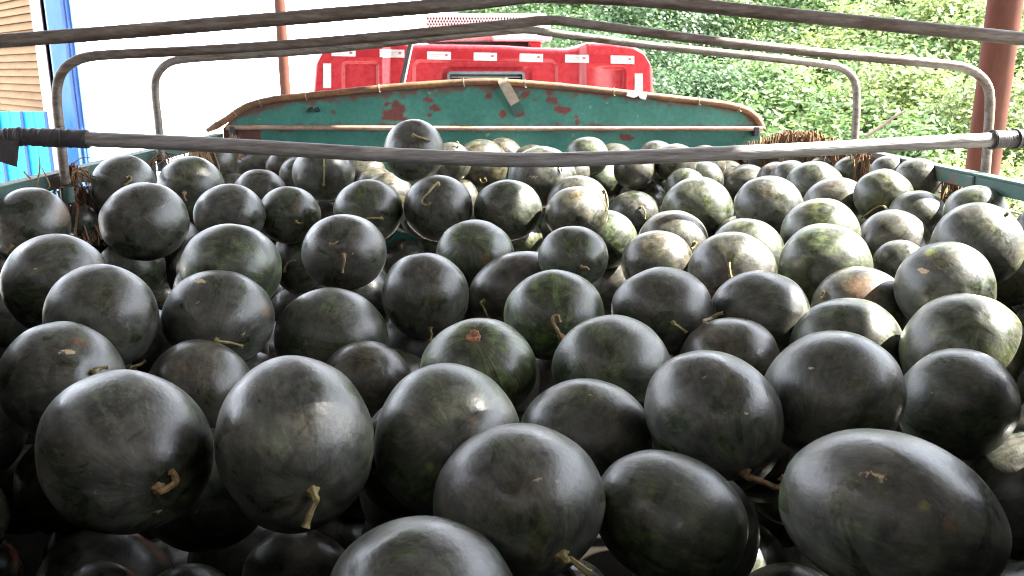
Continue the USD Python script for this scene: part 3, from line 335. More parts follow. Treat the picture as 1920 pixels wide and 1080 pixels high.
([0.6995, 1.1685, 2.1692], [0.0841, 0.0828, 0.0841, 0.0006, 0.0022, -0.0011], [0.913, -0.339, 0.226], 'g', None, [['c', -0.762, -0.479, 0.435, np.float64(0.062)]], False, 238, 'watermelon with a yellow streak on top and green glow at left'),
([1.2785, 1.8206, 1.9676], [0.0609, 0.0656, 0.0788, 0.0051, 0.0006, 0.0037], [0.925, 0.367, -0.099], 'd', None, [], False, 130, 'left rim of a watermelon cut by the right edge, beside the yellow streaked one'),
([0.1405, 1.1309, 2.1403], [0.0952, 0.089, 0.0857, -0.0004, 0.0007, -0.002], [0.432, 0.897, 0.092], 'd', None, [['c', 0.015, -0.425, 0.905, np.float64(0.059)]], False, 250, 'black watermelon with a single round tan dot on top'),
([0.2161, 0.9085, 2.1359], [0.0905, 0.0851, 0.0798, -0.0046, -0.0058, -0.0014], [0.873, -0.381, -0.306], 'g', None, [], False, 296, 'dark green watermelon leaning right with a long glint, bottom right of centre'),
([0.0354, 0.8738, 2.1794], [0.0966, 0.0905, 0.0879, -0.0002, 0.0, -0.002], [0.459, -0.827, -0.325], 'd', [[0.0798, 0.7995, 2.1525], [0.086, 0.7984, 2.1518], [0.0948, 0.7908, 2.1488], [0.106, 0.7851, 2.1422]], [['c', 0.182, -0.726, 0.663, np.float64(0.026)]], False, 322, 'biggest front watermelon, with a fat tan stem at its lower right'),
([-0.065, 0.735, 2.1489], [0.0934, 0.084, 0.0817, -0.0004, -0.0016, -0.0032], [0.683, 0.399, -0.611], 'd', None, [], False, 362, 'pale topped watermelon cut off by the bottom edge at centre'),
([-0.0522, 1.0324, 2.1834], [0.0955, 0.0968, 0.0976, -0.0003, -0.0005, 0.0004], [-0.104, 0.87, -0.482], 'g', None, [['o', 0.364, -0.731, 0.577, np.float64(0.071)], ['y', -0.175, -0.98, 0.091, np.float64(0.036)]], False, 286, 'dark watermelon with a small green fleck and brown scuff, behind the biggest front one'),
([-0.2299, 0.9577, 2.2166], [0.0935, 0.0995, 0.1044, -0.002, -0.0015, 0.0021], [0.376, -0.912, -0.165], 'd', [[-0.1927, 0.8659, 2.1969], [-0.1901, 0.8623, 2.189], [-0.1947, 0.8561, 2.1795], [-0.1995, 0.847, 2.1652]], [], False, 334, 'tall dark watermelon with a bent stem at its foot, front row left of centre'),
([-0.429, 0.9535, 2.2101], [0.0992, 0.0969, 0.098, -0.001, -0.0033, -0.0015], [0.622, -0.776, -0.107], 'd', [[-0.3662, 0.8779, 2.1987], [-0.3578, 0.8774, 2.1994], [-0.35, 0.8849, 2.2033], [-0.3501, 0.8845, 2.2127], [-0.3524, 0.8823, 2.2177]], [['c', 0.562, -0.701, -0.44, np.float64(0.086)]], False, 342, 'big round front watermelon with a hooked yellow stem facing the viewer'),
([-0.6459, 1.2471, 2.1913], [0.0901, 0.0898, 0.0915, -0.0009, -0.0019, -0.0006], [0.77, -0.529, 0.357], 'd', [[-0.5767, 1.1987, 2.2228], [-0.5679, 1.2044, 2.2273], [-0.5582, 1.2087, 2.2265]], [['c', 0.441, -0.557, 0.704, np.float64(0.118)], ['o', 0.525, -0.291, 0.8, np.float64(0.101)]], False, 250, 'watermelon with a brown flaky scar on its upper face, left side'),
([-0.4947, 1.4021, 2.1185], [0.0881, 0.0857, 0.0846, 0.0, -0.0017, -0.0012], [-0.364, 0.931, -0.042], 'b', [[-0.6031, 1.3972, 2.159], [-0.594, 1.4024, 2.1628], [-0.5848, 1.4082, 2.1685]], [], False, 204, 'purplish shaded watermelon between the two biggest left front ones'),
([-0.2253, 1.5088, 2.0883], [0.0843, 0.0789, 0.0755, 0.0004, -0.0009, -0.0016], [-0.448, 0.564, -0.693], 'b', None, [], False, 172, 'brown speckled watermelon left of the striped one with the blossom scar'),
([0.2005, 1.2945, 2.1851], [0.0945, 0.0894, 0.0859, -0.0005, 0.0005, -0.0015], [0.382, 0.921, 0.084], 'g', None, [['c', -0.821, -0.337, 0.46, np.float64(0.066)], ['c', -0.686, -0.569, 0.454, np.float64(0.066)]], False, 222, 'watermelon with a row of tan nicks on its left shoulder'),
([0.4251, 0.804, 2.1942], [0.1078, 0.102, 0.0905, -0.0072, -0.005, -0.0025], [-0.844, 0.52, 0.131], 'd', None, [['c', -0.422, -0.513, 0.747, np.float64(0.137)], ['o', 0.067, -0.9, 0.43, np.float64(0.047)], ['y', -0.114, -0.808, 0.578, np.float64(0.032)]], False, 438, 'giant oblong watermelon at the lower right with long pale scratches'),
([0.8014, 1.1425, 2.0335], [0.0919, 0.0904, 0.0967, 0.0029, 0.0041, -0.0008], [0.836, -0.144, 0.529], 'd', None, [], False, 262, 'dark watermelon cut off at the lower right corner'),
([-0.9412, 1.5005, 2.0166], [0.0812, 0.0875, 0.1017, -0.0059, -0.0017, 0.0041], [-0.454, 0.89, -0.043], 'd', [[-0.8696, 1.5607, 2.0004], [-0.8607, 1.5707, 2.0127], [-0.8476, 1.5824, 2.0244], [-0.8412, 1.5865, 2.026]], [], False, 210, 'dark watermelon cut by the left edge, beside the hooked yellow stem one'),
([-0.346, 1.3937, 1.7539], [0.1003, 0.0903, 0.0885, -0.0004, -0.0036, -0.0036], [-0.958, 0.263, -0.112], 'b', None, [], False, 212, 'brown shaded watermelon beneath the bent stem of the tall one, bottom edge'),
([-0.5325, 1.3659, 1.7047], [0.0906, 0.0832, 0.0841, -0.0014, -0.0048, -0.003], [0.216, 0.717, -0.663], 'd', None, [], False, 200, 'bright grey crown of a watermelon at the bottom edge, left'),
([-0.6521, 1.2772, 1.7756], [0.0815, 0.0758, 0.0787, -0.0019, -0.0051, -0.0024], [-0.798, 0.462, -0.386], 'b', None, [], False, 200, 'grey crown of a watermelon at the bottom edge below the hooked stem one'),
([-0.7191, 1.4446, 1.7008], [0.1238, 0.1159, 0.1197, -0.0027, -0.0073, -0.0035], [-0.553, 0.497, -0.669], 'd', None, [], False, 270, 'watermelon in deep shade under the big hooked stem one'),
([-1.1048, 1.7115, 1.5719], [0.0701, 0.0711, 0.0796, -0.0047, -0.0041, 0.0013], [-0.822, -0.154, -0.548], 'd', None, [], False, 140, 'watermelon in deep shade in the bottom left corner'),
([0.5373, 1.343, 1.6936], [0.0994, 0.0903, 0.0906, 0.0007, 0.0044, -0.0036], [-0.654, 0.269, -0.707], 'g', None, [], False, 214, 'green crown of a watermelon at the bottom edge, before the giant oblong one'),
([0.3999, 2.3891, 1.0112], [0.1018, 0.0915, 0.0891, -0.0001, 0.0017, -0.0036], [0.108, 0.987, -0.122], 'd', None, [], False, 120, 'dark watermelon crown just showing at the bottom edge under the fat tan stem'),
]
LOWER = [
([0.3939, 0.4584, 2.2445], [0.0952, 0.0875, 0.0877], [0.29, 0.27, 0.92], 4, 'shaded lower watermelon, right one in the gap under the lower right corner melon'),
([-0.6663, 2.0825, 2.1818], [0.0939, 0.0987, 0.0916], [0.35, -0.49, -0.8], 32, 'shaded lower watermelon, right one in the gap under the largest dark left melon'),
([-0.672, 2.8535, 2.1672], [0.0953, 0.0984, 0.0984], [0.64, 0.22, 0.74], 4, 'shaded lower watermelon in the gap under the green star scar melon'),
([-0.6053, 1.9005, 2.164], [0.102, 0.0984, 0.095], [0.31, 0.93, -0.21], 13, 'shaded lower watermelon, middle one in the gap under the largest dark left melon'),
([-0.981, 2.6331, 2.1285], [0.0934, 0.0943, 0.0921], [0.28, 0.61, -0.74], 60, 'shaded lower watermelon, middle one in the gap under the largest dark left melon'),
([-0.247, 1.146, 2.1226], [0.0871, 0.0933, 0.0903], [-0.13, -0.68, -0.73], 8, 'shaded lower watermelon, middle one in the gap under the tall bent stem front melon'),
([-0.1242, 2.0093, 2.1108], [0.0854, 0.0908, 0.0911], [0.85, 0.47, -0.23], 18, 'shaded lower watermelon, right one in the gap under the flat matt faced centre melon'),
([-0.7034, 1.6517, 2.1012], [0.1019, 0.097, 0.096], [-0.41, -0.83, -0.39], 151, 'shaded lower watermelon, right one in the gap under the large dull mottled melon'),
([-0.2413, 3.3539, 2.0949], [0.0978, 0.0925, 0.0925], [-0.6, -0.74, 0.29], 32, 'shaded lower watermelon in the gap under the looped dry stem melon'),
([-0.0006, 1.4837, 2.0945], [0.099, 0.1027, 0.1052], [-0.38, 0.67, -0.64], 68, 'shaded lower watermelon, right one in the gap under the orange blossom scar melon'),
([0.3653, 1.2538, 2.0938], [0.1045, 0.0949, 0.1035], [0.24, 0.96, -0.12], 87, 'shaded lower watermelon, left one in the gap under the tall egg-shaped melon'),
([-0.1005, 1.1843, 2.0858], [0.0943, 0.0881, 0.0953], [0.87, 0.3, -0.39], 245, 'shaded lower watermelon in the gap under the green fleck melon'),
([-0.3279, 2.1011, 2.0827], [0.0914, 0.0888, 0.0973], [-0.62, -0.42, 0.66], 131, 'shaded lower watermelon, left one in the gap under the tan stem and dry scratch melon'),
([0.7952, 1.4264, 2.0746], [0.0941, 0.0935, 0.0923], [-0.25, -0.97, 0.09], 4, 'shaded lower watermelon, right one in the gap under the large purplish black melon'),
([-0.3411, 3.6518, 2.0745], [0.1017, 0.0962, 0.103], [-0.38, -0.75, 0.55], 11, 'shaded lower watermelon, right one in the gap under the left pointing stem melon'),
([-0.7133, 1.4736, 2.0738], [0.0896, 0.0866, 0.0868], [-0.86, 0.26, -0.44], 12, 'shaded lower watermelon, left one in the gap under the large dull mottled melon'),
([-0.5575, 1.7305, 2.0728], [0.0951, 0.0906, 0.0939], [0.92, -0.21, -0.32], 16, 'shaded lower watermelon, middle one in the gap under the shiny tan scar melon'),
([0.4378, 1.6005, 2.0609], [0.091, 0.0909, 0.0909], [-0.67, -0.56, -0.48], 7, 'shaded lower watermelon in the gap under the grey dusted melon'),
([0.5436, 1.1489, 2.058], [0.0907, 0.0993, 0.0931], [0.76, -0.36, 0.53], 17, 'shaded lower watermelon, left one in the gap under the large purplish black melon'),
([-0.8623, 2.5417, 2.0536], [0.0959, 0.0943, 0.0924], [-0.11, -0.83, -0.54], 41, 'shaded lower watermelon, left one in the gap under the largest dark left melon'),
([-0.454, 3.4911, 2.0487], [0.0946, 0.095, 0.0926], [-0.1, -0.37, -0.93], 11, 'shaded lower watermelon, left one in the gap under the left pointing stem melon'),
([-0.3624, 2.3231, 2.0463], [0.1003, 0.0947, 0.0954], [-0.72, 0.68, 0.15], 4, 'shaded lower watermelon, right one in the gap under the tan stem and dry scratch melon'),
([0.0852, 1.2438, 2.0426], [0.0953, 0.0965, 0.0901], [-0.91, -0.04, -0.42], 22, 'shaded lower watermelon, left one in the gap under the orange blossom scar melon'),
([-0.4744, 1.569, 2.0383], [0.0895, 0.0883, 0.09], [0.31, 0.95, 0.05], 43, 'shaded lower watermelon, left one in the gap under the shiny tan scar melon'),
([-0.1591, 1.8701, 2.0292], [0.0946, 0.0976, 0.0935], [-0.14, 0.33, 0.93], 170, 'shaded lower watermelon, left one in the gap under the flat matt faced centre melon'),
([1.0051, 1.3142, 2.0282], [0.1074, 0.0979, 0.1066], [-0.27, -0.61, -0.75], 25, 'shaded lower watermelon in the gap under the yellow streaked melon'),
([0.2837, 1.0662, 2.0217], [0.0948, 0.0895, 0.0956], [-0.88, 0.47, 0.08], 186, 'shaded lower watermelon, right one in the gap under the long glint melon'),
([0.1317, 1.5986, 2.0127], [0.097, 0.0969, 0.0958], [0.43, -0.9, -0.1], 85, 'shaded lower watermelon in the gap under the large veined melon'),
([-0.0197, 2.1268, 2.0095], [0.1013, 0.1053, 0.1039], [0.75, 0.45, -0.49], 13, 'shaded lower watermelon in the gap under the tilted brownish melon'),
([0.3259, 3.5704, 1.9997], [0.0911, 0.0899, 0.0896], [-0.04, -0.31, -0.95], 28, 'shaded lower watermelon in the gap under the half hidden banded neighbour'),
([0.6673, 0.8533, 1.9946], [0.0943, 0.0949, 0.095], [-0.99, 0.13, -0.01], 61, 'shaded lower watermelon, left one in the gap under the lower right corner melon'),
([-0.5649, 1.9754, 1.9925], [0.0933, 0.09, 0.0922], [0.83, 0.54, -0.16], 38, 'shaded lower watermelon, right one in the gap under the shiny tan scar melon'),
([-0.457, 1.2781, 1.9917], [0.1027, 0.1037, 0.0984], [-0.2, 0.52, -0.83], 874, 'shaded lower watermelon, right one in the gap under the big hooked stem front melon'),
([-0.196, 1.6915, 1.9904], [0.0909, 0.0955, 0.0954], [0.62, 0.08, -0.78], 63, 'shaded lower watermelon, middle one in the gap under the flat matt faced centre melon'),
([0.3677, 1.3859, 1.9878], [0.0859, 0.09, 0.0934], [0.44, 0.15, -0.88], 8, 'shaded lower watermelon in the gap under the round tan dot melon'),
([-0.1157, 1.3066, 1.9754], [0.0989, 0.1047, 0.1054], [-0.3, 0.91, -0.27], 149, 'shaded lower watermelon, right one in the gap under the tall bent stem front melon'),
([0.1647, 3.6291, 1.967], [0.088, 0.0868, 0.085], [-0.35, -0.22, -0.91], 4, 'shaded lower watermelon in the gap under the curved shadow band melon'),
([0.5151, 1.473, 1.9489], [0.0966, 0.0958, 0.0922], [-0.95, 0.3, -0.05], 256, 'shaded lower watermelon, middle one in the gap under the tall egg-shaped melon'),
([-0.9214, 1.3291, 1.9103], [0.0992, 0.0908, 0.095], [-0.36, 0.82, -0.45], 64, 'shaded lower watermelon, left one in the gap under the left edge front melon'),
([0.9072, 1.1355, 1.8969], [0.0975, 0.0955, 0.0907], [-0.95, -0.08, -0.29], 9, 'shaded lower watermelon, middle one in the gap under the lower right corner melon'),
([-0.5127, 2.6455, 1.893], [0.0992, 0.0916, 0.0989], [0.75, -0.45, 0.49], 7, 'shaded lower watermelon in the gap under the thin curved stem melon'),
([-1.0201, 1.7605, 1.8862], [0.0946, 0.1042, 0.0984], [0.57, -0.74, -0.35], 19, 'shaded lower watermelon in the gap under the brown flaky scar melon'),
([-0.2438, 1.5612, 1.8835], [0.0939, 0.0913, 0.097], [-0.62, -0.11, 0.78], 42, 'shaded lower watermelon, middle one in the gap under the tall bent stem front melon'),
([-0.8087, 1.5418, 1.8815], [0.0977, 0.0971, 0.101], [-0.26, 0.39, 0.88], 510, 'shaded lower watermelon, left one in the gap under the big hooked stem front melon'),
([-0.7902, 2.9917, 1.8808], [0.0904, 0.0846, 0.0883], [-0.76, -0.09, -0.64], 10, 'shaded lower watermelon in the gap under the green streaked melon'),
([0.0567, 1.1154, 1.8676], [0.0893, 0.0892, 0.0936], [0.8, 0.34, -0.49], 24, 'shaded lower watermelon, left one in the gap under the biggest front melon'),
([-0.1412, 1.3867, 1.8296], [0.0886, 0.0872, 0.0863], [-0.94, -0.26, 0.23], 16, 'shaded lower watermelon, middle one in the gap under the tall bent stem front melon'),
([0.6377, 1.6046, 1.8211], [0.0986, 0.0916, 0.0908], [-0.79, -0.54, -0.3], 91, 'shaded lower watermelon, middle one in the gap under the tall egg-shaped melon'),
([-0.9519, 1.6307, 1.8155], [0.0862, 0.0905, 0.0907], [0.15, -0.97, 0.2], 262, 'shaded lower watermelon, right one in the gap under the left edge front melon'),
([0.3604, 1.3917, 1.7258], [0.0905, 0.0907, 0.0963], [-0.94, 0.2, 0.27], 4, 'shaded lower watermelon, left one in the gap under the long glint melon'),
([-0.3072, 1.5567, 1.7233], [0.0969, 0.0902, 0.0935], [0.14, -0.1, 0.99], 186, 'shaded lower watermelon, middle one in the gap under the tall bent stem front melon'),
([0.1588, 1.3003, 1.7064], [0.0892, 0.0914, 0.0923], [0.84, 0.52, -0.16], 7, 'shaded lower watermelon, middle one in the gap under the biggest front melon'),
([-0.9661, 1.8112, 1.7012], [0.0919, 0.0895, 0.0876], [-0.2, 0.74, -0.64], 21, 'shaded lower watermelon, middle one in the gap under the big hooked stem front melon'),
([-0.4977, 1.5477, 1.6949], [0.1028, 0.0999, 0.103], [0.58, 0.15, 0.8], 360, 'shaded lower watermelon, left one in the gap under the tall bent stem front melon'),
([0.6931, 1.4758, 1.6938], [0.0879, 0.0872, 0.087], [0.9, 0.31, 0.32], 69, 'shaded lower watermelon in the gap under the giant oblong melon'),
([0.6739, 1.7499, 1.6895], [0.0897, 0.0884, 0.0979], [-0.32, 0.95, -0.01], 131, 'shaded lower watermelon, right one in the gap under the tall egg-shaped melon'),
([-0.7169, 1.7598, 1.6714], [0.0936, 0.0955, 0.0876], [-0.56, -0.56, 0.6], 15, 'shaded lower watermelon, middle one in the gap under the big hooked stem front melon'),
([-0.8412, 1.6345, 1.657], [0.0905, 0.0881, 0.0855], [-0.66, 0.74, 0.14], 67, 'shaded lower watermelon, middle one in the gap under the big hooked stem front melon'),
([0.5298, 1.5676, 1.6408], [0.0951, 0.0989, 0.1008], [-0.69, -0.3, -0.66], 186, 'shaded lower watermelon, middle one in the gap under the tall egg-shaped melon'),
([0.1505, 1.4509, 1.6399], [0.0966, 0.0922, 0.0923], [0.85, -0.42, 0.3], 70, 'shaded lower watermelon, right one in the gap under the biggest front melon'),
([-0.6904, 1.617, 1.6075], [0.087, 0.0908, 0.0875], [-0.68, 0.44, -0.58], 110, 'shaded lower watermelon, middle one in the gap under the big hooked stem front melon'),
([0.906, 0.8589, 2.3398], [0.0954, 0.1041, 0.1009], [-0.17, -0.98, -0.09], 50, 'watermelon of the same load lying beyond the right edge of the view'),
([1.1227, 1.0265, 2.3396], [0.0963, 0.1059, 0.0999], [0.45, 0.72, -0.53], 50, 'watermelon of the same load lying beyond the right edge of the view'),
([1.0396, 0.5261, 2.3393], [0.1057, 0.1005, 0.104], [0.93, 0.34, -0.13], 50, 'watermelon of the same load lying beyond the right edge of the view'),
([0.8661, 0.6112, 2.3381], [0.1018, 0.1001, 0.099], [-0.13, -0.86, -0.49], 50, 'watermelon of the same load lying beyond the right edge of the view'),
([0.6092, 0.4796, 2.3377], [0.0965, 0.0943, 0.0981], [0.08, 0.41, -0.91], 50, 'watermelon of the same load lying beyond the right edge of the view'),
([1.2121, 0.6498, 2.3356], [0.0989, 0.0952, 0.0989], [-0.34, 0.32, 0.88], 50, 'watermelon of the same load lying beyond the right edge of the view'),
([0.6849, 0.659, 2.3313], [0.0895, 0.0951, 0.0927], [-0.7, -0.37, -0.61], 50, 'watermelon of the same load lying beyond the right edge of the view'),
([0.8783, 1.0435, 2.3283], [0.0878, 0.0931, 0.0896], [-0.8, -0.55, 0.24], 50, 'watermelon of the same load lying beyond the right edge of the view'),
([1.1136, 0.8342, 2.3082], [0.0924, 0.0867, 0.0918], [-0.56, 0.66, -0.49], 50, 'watermelon of the same load lying beyond the right edge of the view'),
([0.72, 0.8713, 2.303], [0.0991, 0.091, 0.0895], [-0.45, -0.89, 0.02], 50, 'watermelon of the same load lying beyond the right edge of the view'),
([1.2197, 0.4706, 2.3026], [0.0904, 0.089, 0.0895], [-0.71, -0.62, 0.33], 50, 'watermelon of the same load lying beyond the right edge of the view'),
([-0.6696, 0.9045, 2.29], [0.106, 0.1068, 0.0998], [0.82, 0.58, 0.02], 50, 'watermelon of the same load lying beyond the left edge of the view'),
([1.2044, 1.5885, 2.2898], [0.0986, 0.1039, 0.1017], [0.38, 0.56, -0.74], 50, 'watermelon of the same load lying beyond the right edge of the view'),
([-0.9072, 0.7907, 2.2897], [0.097, 0.0898, 0.0893], [0.59, -0.42, -0.69], 50, 'watermelon of the same load lying beyond the left edge of the view'),
([-0.7849, 1.0847, 2.2893], [0.0929, 0.0876, 0.0882], [0.57, -0.41, 0.72], 50, 'watermelon of the same load lying beyond the left edge of the view'),
([1.1679, 1.2965, 2.2891], [0.1053, 0.1047, 0.1061], [-0.28, 0.84, -0.47], 50, 'watermelon of the same load lying beyond the right edge of the view'),
([-0.4853, 0.4738, 2.2885], [0.0918, 0.0956, 0.0906], [-0.98, -0.16, -0.06], 50, 'watermelon of the same load lying beyond the left edge of the view'),
([-0.6478, 0.6175, 2.2883], [0.0986, 0.0965, 0.1011], [-0.19, 0.55, -0.81], 50, 'watermelon of the same load lying beyond the left edge of the view'),
([-0.9615, 1.3946, 2.2881], [0.0915, 0.0918, 0.0901], [-0.88, 0.19, 0.44], 50, 'watermelon of the same load lying beyond the left edge of the view'),
([-1.0407, 1.0711, 2.2859], [0.0932, 0.1025, 0.0967], [0.27, 0.96, -0.1], 50, 'watermelon of the same load lying beyond the left edge of the view'),
([-0.9138, 1.219, 2.285], [0.0934, 0.092, 0.0983], [0.97, -0.1, -0.23], 50, 'watermelon of the same load lying beyond the left edge of the view'),
([-1.0453, 0.5264, 2.2848], [0.102, 0.1005, 0.0971], [-0.96, -0.07, -0.28], 50, 'watermelon of the same load lying beyond the left edge of the view'),
([-1.0597, 1.5416, 2.2804], [0.0858, 0.0935, 0.0857], [0.09, -0.38, 0.92], 50, 'watermelon of the same load lying beyond the left edge of the view'),
([-0.8493, 0.525, 2.2693], [0.1003, 0.0982, 0.0983], [-0.68, -0.7, -0.21], 50, 'watermelon of the same load lying beyond the left edge of the view'),
([0.9744, 1.2504, 2.2475], [0.0947, 0.098, 0.1014], [0.55, -0.83, 0.13], 50, 'watermelon of the same load lying beyond the right edge of the view'),
([0.0825, 0.4502, 2.2381], [0.0901, 0.0923, 0.092], [-0.78, 0.16, 0.6], 50, 'watermelon of the same load lying beyond the right edge of the view'),
([0.7985, 0.4626, 2.245], [0.0945, 0.0872, 0.0879], [-0.74, -0.39, -0.55], 50, 'watermelon of the same load lying beyond the right edge of the view'),
([-0.2101, 0.4584, 2.2393], [0.0913, 0.0972, 0.0914], [-0.21, -0.97, 0.09], 50, 'watermelon of the same load lying beyond the left edge of the view'),
([1.0437, 0.6786, 2.236], [0.0869, 0.0911, 0.0926], [0.43, -0.89, -0.13], 50, 'watermelon of the same load lying beyond the right edge of the view'),
([-1.0409, 0.8831, 2.1996], [0.0886, 0.0923, 0.0887], [-0.02, 0.05, 1.0], 50, 'watermelon of the same load lying beyond the left edge of the view'),
([1.0057, 0.9314, 2.1992], [0.0898, 0.0869, 0.0935], [0.67, 0.65, -0.37], 50, 'watermelon of the same load lying beyond the right edge of the view'),
([0.5706, 0.6098, 2.1942], [0.0904, 0.0915, 0.0952], [0.78, -0.14, 0.61], 50, 'watermelon of the same load lying beyond the right edge of the view'),
([-0.7865, 0.6829, 2.1903], [0.0889, 0.0888, 0.093], [-0.97, 0.05, 0.23], 50, 'watermelon of the same load lying beyond the left edge of the view'),
([-1.0624, 1.2638, 2.1902], [0.0938, 0.0907, 0.0913], [-0.78, -0.18, -0.6], 50, 'watermelon of the same load lying beyond the left edge of the view'),
([0.8471, 0.7604, 2.1833], [0.0962, 0.0936, 0.0872], [-0.98, 0.05, 0.2], 50, 'watermelon of the same load lying beyond the right edge of the view'),
([1.2137, 1.1263, 2.174], [0.107, 0.1052, 0.1084], [-0.41, -0.89, 0.2], 50, 'watermelon of the same load lying beyond the right edge of the view'),
([-0.6067, 0.7687, 2.1738], [0.0884, 0.0909, 0.0943], [0.69, -0.19, -0.7], 50, 'watermelon of the same load lying beyond the left edge of the view'),
([-0.8245, 0.9407, 2.1736], [0.0893, 0.0885, 0.0959], [0.01, -0.96, 0.27], 50, 'watermelon of the same load lying beyond the left edge of the view'),
([-1.0147, 0.697, 2.1531], [0.0918, 0.0974, 0.0926], [-0.67, -0.74, 0.04], 50, 'watermelon of the same load lying beyond the left edge of the view'),
([-0.7005, 0.5161, 2.1477], [0.0927, 0.0918, 0.0861], [-0.02, -1.0, 0.02], 50, 'watermelon of the same load lying beyond the left edge of the view'),
([0.9498, 0.5432, 2.1473], [0.0877, 0.0882, 0.0879], [0.97, -0.19, -0.17], 50, 'watermelon of the same load lying beyond the right edge of the view'),
([-0.3415, 0.6049, 2.1473], [0.0898, 0.0921, 0.0884], [0.29, 0.89, 0.37], 50, 'watermelon of the same load lying beyond the left edge of the view'),
([1.2139, 0.8319, 2.1441], [0.0967, 0.0973, 0.1003], [-0.92, -0.37, 0.14], 50, 'watermelon of the same load lying beyond the right edge of the view'),
([0.8294, 1.0032, 2.1408], [0.0948, 0.0921, 0.0913], [0.53, 0.85, 0.01], 50, 'watermelon of the same load lying beyond the right edge of the view'),
([0.1953, 0.5914, 2.1327], [0.0914, 0.096, 0.095], [-0.84, -0.08, -0.54], 50, 'watermelon of the same load lying beyond the right edge of the view'),
([-0.0802, 0.5547, 2.1292], [0.1013, 0.0987, 0.1033], [0.29, 0.95, 0.12], 50, 'watermelon of the same load lying beyond the left edge of the view'),
([0.6616, 0.7478, 2.1281], [0.0898, 0.092, 0.0926], [0.67, -0.16, -0.72], 50, 'watermelon of the same load lying beyond the right edge of the view'),
([1.1988, 0.5944, 2.1262], [0.0893, 0.0946, 0.0899], [-0.81, 0.56, 0.18], 50, 'watermelon of the same load lying beyond the right edge of the view'),
([-0.9885, 0.4715, 2.1179], [0.0907, 0.0934, 0.0943], [0.65, -0.04, 0.76], 50, 'watermelon of the same load lying beyond the left edge of the view'),
([-0.8149, 1.1336, 2.1075], [0.0963, 0.0974, 0.1041], [-0.23, -0.89, -0.39], 50, 'watermelon of the same load lying beyond the left edge of the view'),
([-0.4941, 0.4503, 2.1031], [0.0954, 0.0991, 0.0959], [0.4, 0.58, -0.71], 50, 'watermelon of the same load lying beyond the left edge of the view'),
([-0.9975, 1.0429, 2.1029], [0.0918, 0.0961, 0.0952], [-0.55, -0.8, -0.24], 50, 'watermelon of the same load lying beyond the left edge of the view'),
([1.2261, 1.5943, 2.1025], [0.0912, 0.0901, 0.0945], [0.38, -0.15, 0.91], 50, 'watermelon of the same load lying beyond the right edge of the view'),
([0.563, 0.4529, 2.0967], [0.0877, 0.0887, 0.0946], [-0.64, -0.25, -0.73], 50, 'watermelon of the same load lying beyond the right edge of the view'),
([1.112, 0.4633, 2.0963], [0.0916, 0.0879, 0.0852], [0.41, -0.81, -0.43], 50, 'watermelon of the same load lying beyond the right edge of the view'),
([1.16, 1.2924, 2.0954], [0.0934, 0.0916, 0.0855], [0.88, 0.47, 0.03], 50, 'watermelon of the same load lying beyond the right edge of the view'),
([1.0275, 1.1238, 2.0954], [0.1033, 0.0976, 0.1012], [-0.43, 0.8, -0.42], 50, 'watermelon of the same load lying beyond the right edge of the view'),
([0.3673, 0.6191, 2.0942], [0.087, 0.0853, 0.0914], [0.46, 0.6, -0.65], 50, 'watermelon of the same load lying beyond the right edge of the view'),
([0.7208, 0.5682, 2.0923], [0.097, 0.0973, 0.0919], [-0.1, 0.98, 0.18], 50, 'watermelon of the same load lying beyond the right edge of the view'),
([-0.5932, 0.6299, 2.092], [0.0906, 0.0915, 0.0943], [0.7, 0.71, -0.06], 50, 'watermelon of the same load lying beyond the left edge of the view'),
([1.0602, 0.7825, 2.0891], [0.093, 0.0937, 0.1003], [-0.12, 0.87, -0.47], 50, 'watermelon of the same load lying beyond the right edge of the view'),
([-0.8638, 0.789, 2.0876], [0.0987, 0.0972, 0.0928], [0.61, 0.75, -0.26], 50, 'watermelon of the same load lying beyond the left edge of the view'),
([1.1378, 0.9794, 2.0817], [0.0938, 0.087, 0.0913], [0.2, -0.76, 0.61], 50, 'watermelon of the same load lying beyond the right edge of the view'),
([-0.2779, 0.4528, 2.0811], [0.0916, 0.0974, 0.0969], [0.4, 0.28, -0.88], 50, 'watermelon of the same load lying beyond the left edge of the view'),
([0.911, 0.8697, 2.0804], [0.0931, 0.0951, 0.0913], [0.44, -0.72, -0.54], 50, 'watermelon of the same load lying beyond the right edge of the view'),
([-0.9148, 1.2835, 2.0763], [0.086, 0.0909, 0.0903], [-0.79, -0.48, 0.38], 50, 'watermelon of the same load lying beyond the left edge of the view'),
([0.0595, 0.4767, 2.0712], [0.1027, 0.0967, 0.1047], [-0.54, -0.68, 0.49], 50, 'watermelon of the same load lying beyond the left edge of the view'),
([-0.8528, 0.5933, 2.0682], [0.0988, 0.0948, 0.1022], [0.24, -0.51, 0.83], 50, 'watermelon of the same load lying beyond the left edge of the view'),
([-0.4513, 0.6997, 2.0678], [0.0904, 0.0896, 0.0932], [-0.96, 0.07, 0.27], 50, 'watermelon of the same load lying beyond the left edge of the view'),
([-0.2487, 0.7166, 2.0657], [0.1001, 0.0952, 0.0921], [0.03, 0.88, 0.47], 50, 'watermelon of the same load lying beyond the left edge of the view'),
([-0.6921, 0.8831, 2.056], [0.0966, 0.1044, 0.0981], [-0.35, 0.44, -0.82], 50, 'watermelon of the same load lying beyond the left edge of the view'),
([0.4832, 0.7488, 2.0464], [0.0936, 0.0924, 0.0936], [0.19, -0.29, 0.94], 50, 'watermelon of the same load lying beyond the right edge of the view'),
([-1.0512, 1.2065, 2.043], [0.0899, 0.0912, 0.0923], [-0.29, 0.88, -0.39], 50, 'watermelon of the same load lying beyond the left edge of the view'),
([-1.0208, 0.8295, 2.0426], [0.0924, 0.091, 0.0961], [-0.72, -0.51, 0.46], 50, 'watermelon of the same load lying beyond the left edge of the view'),
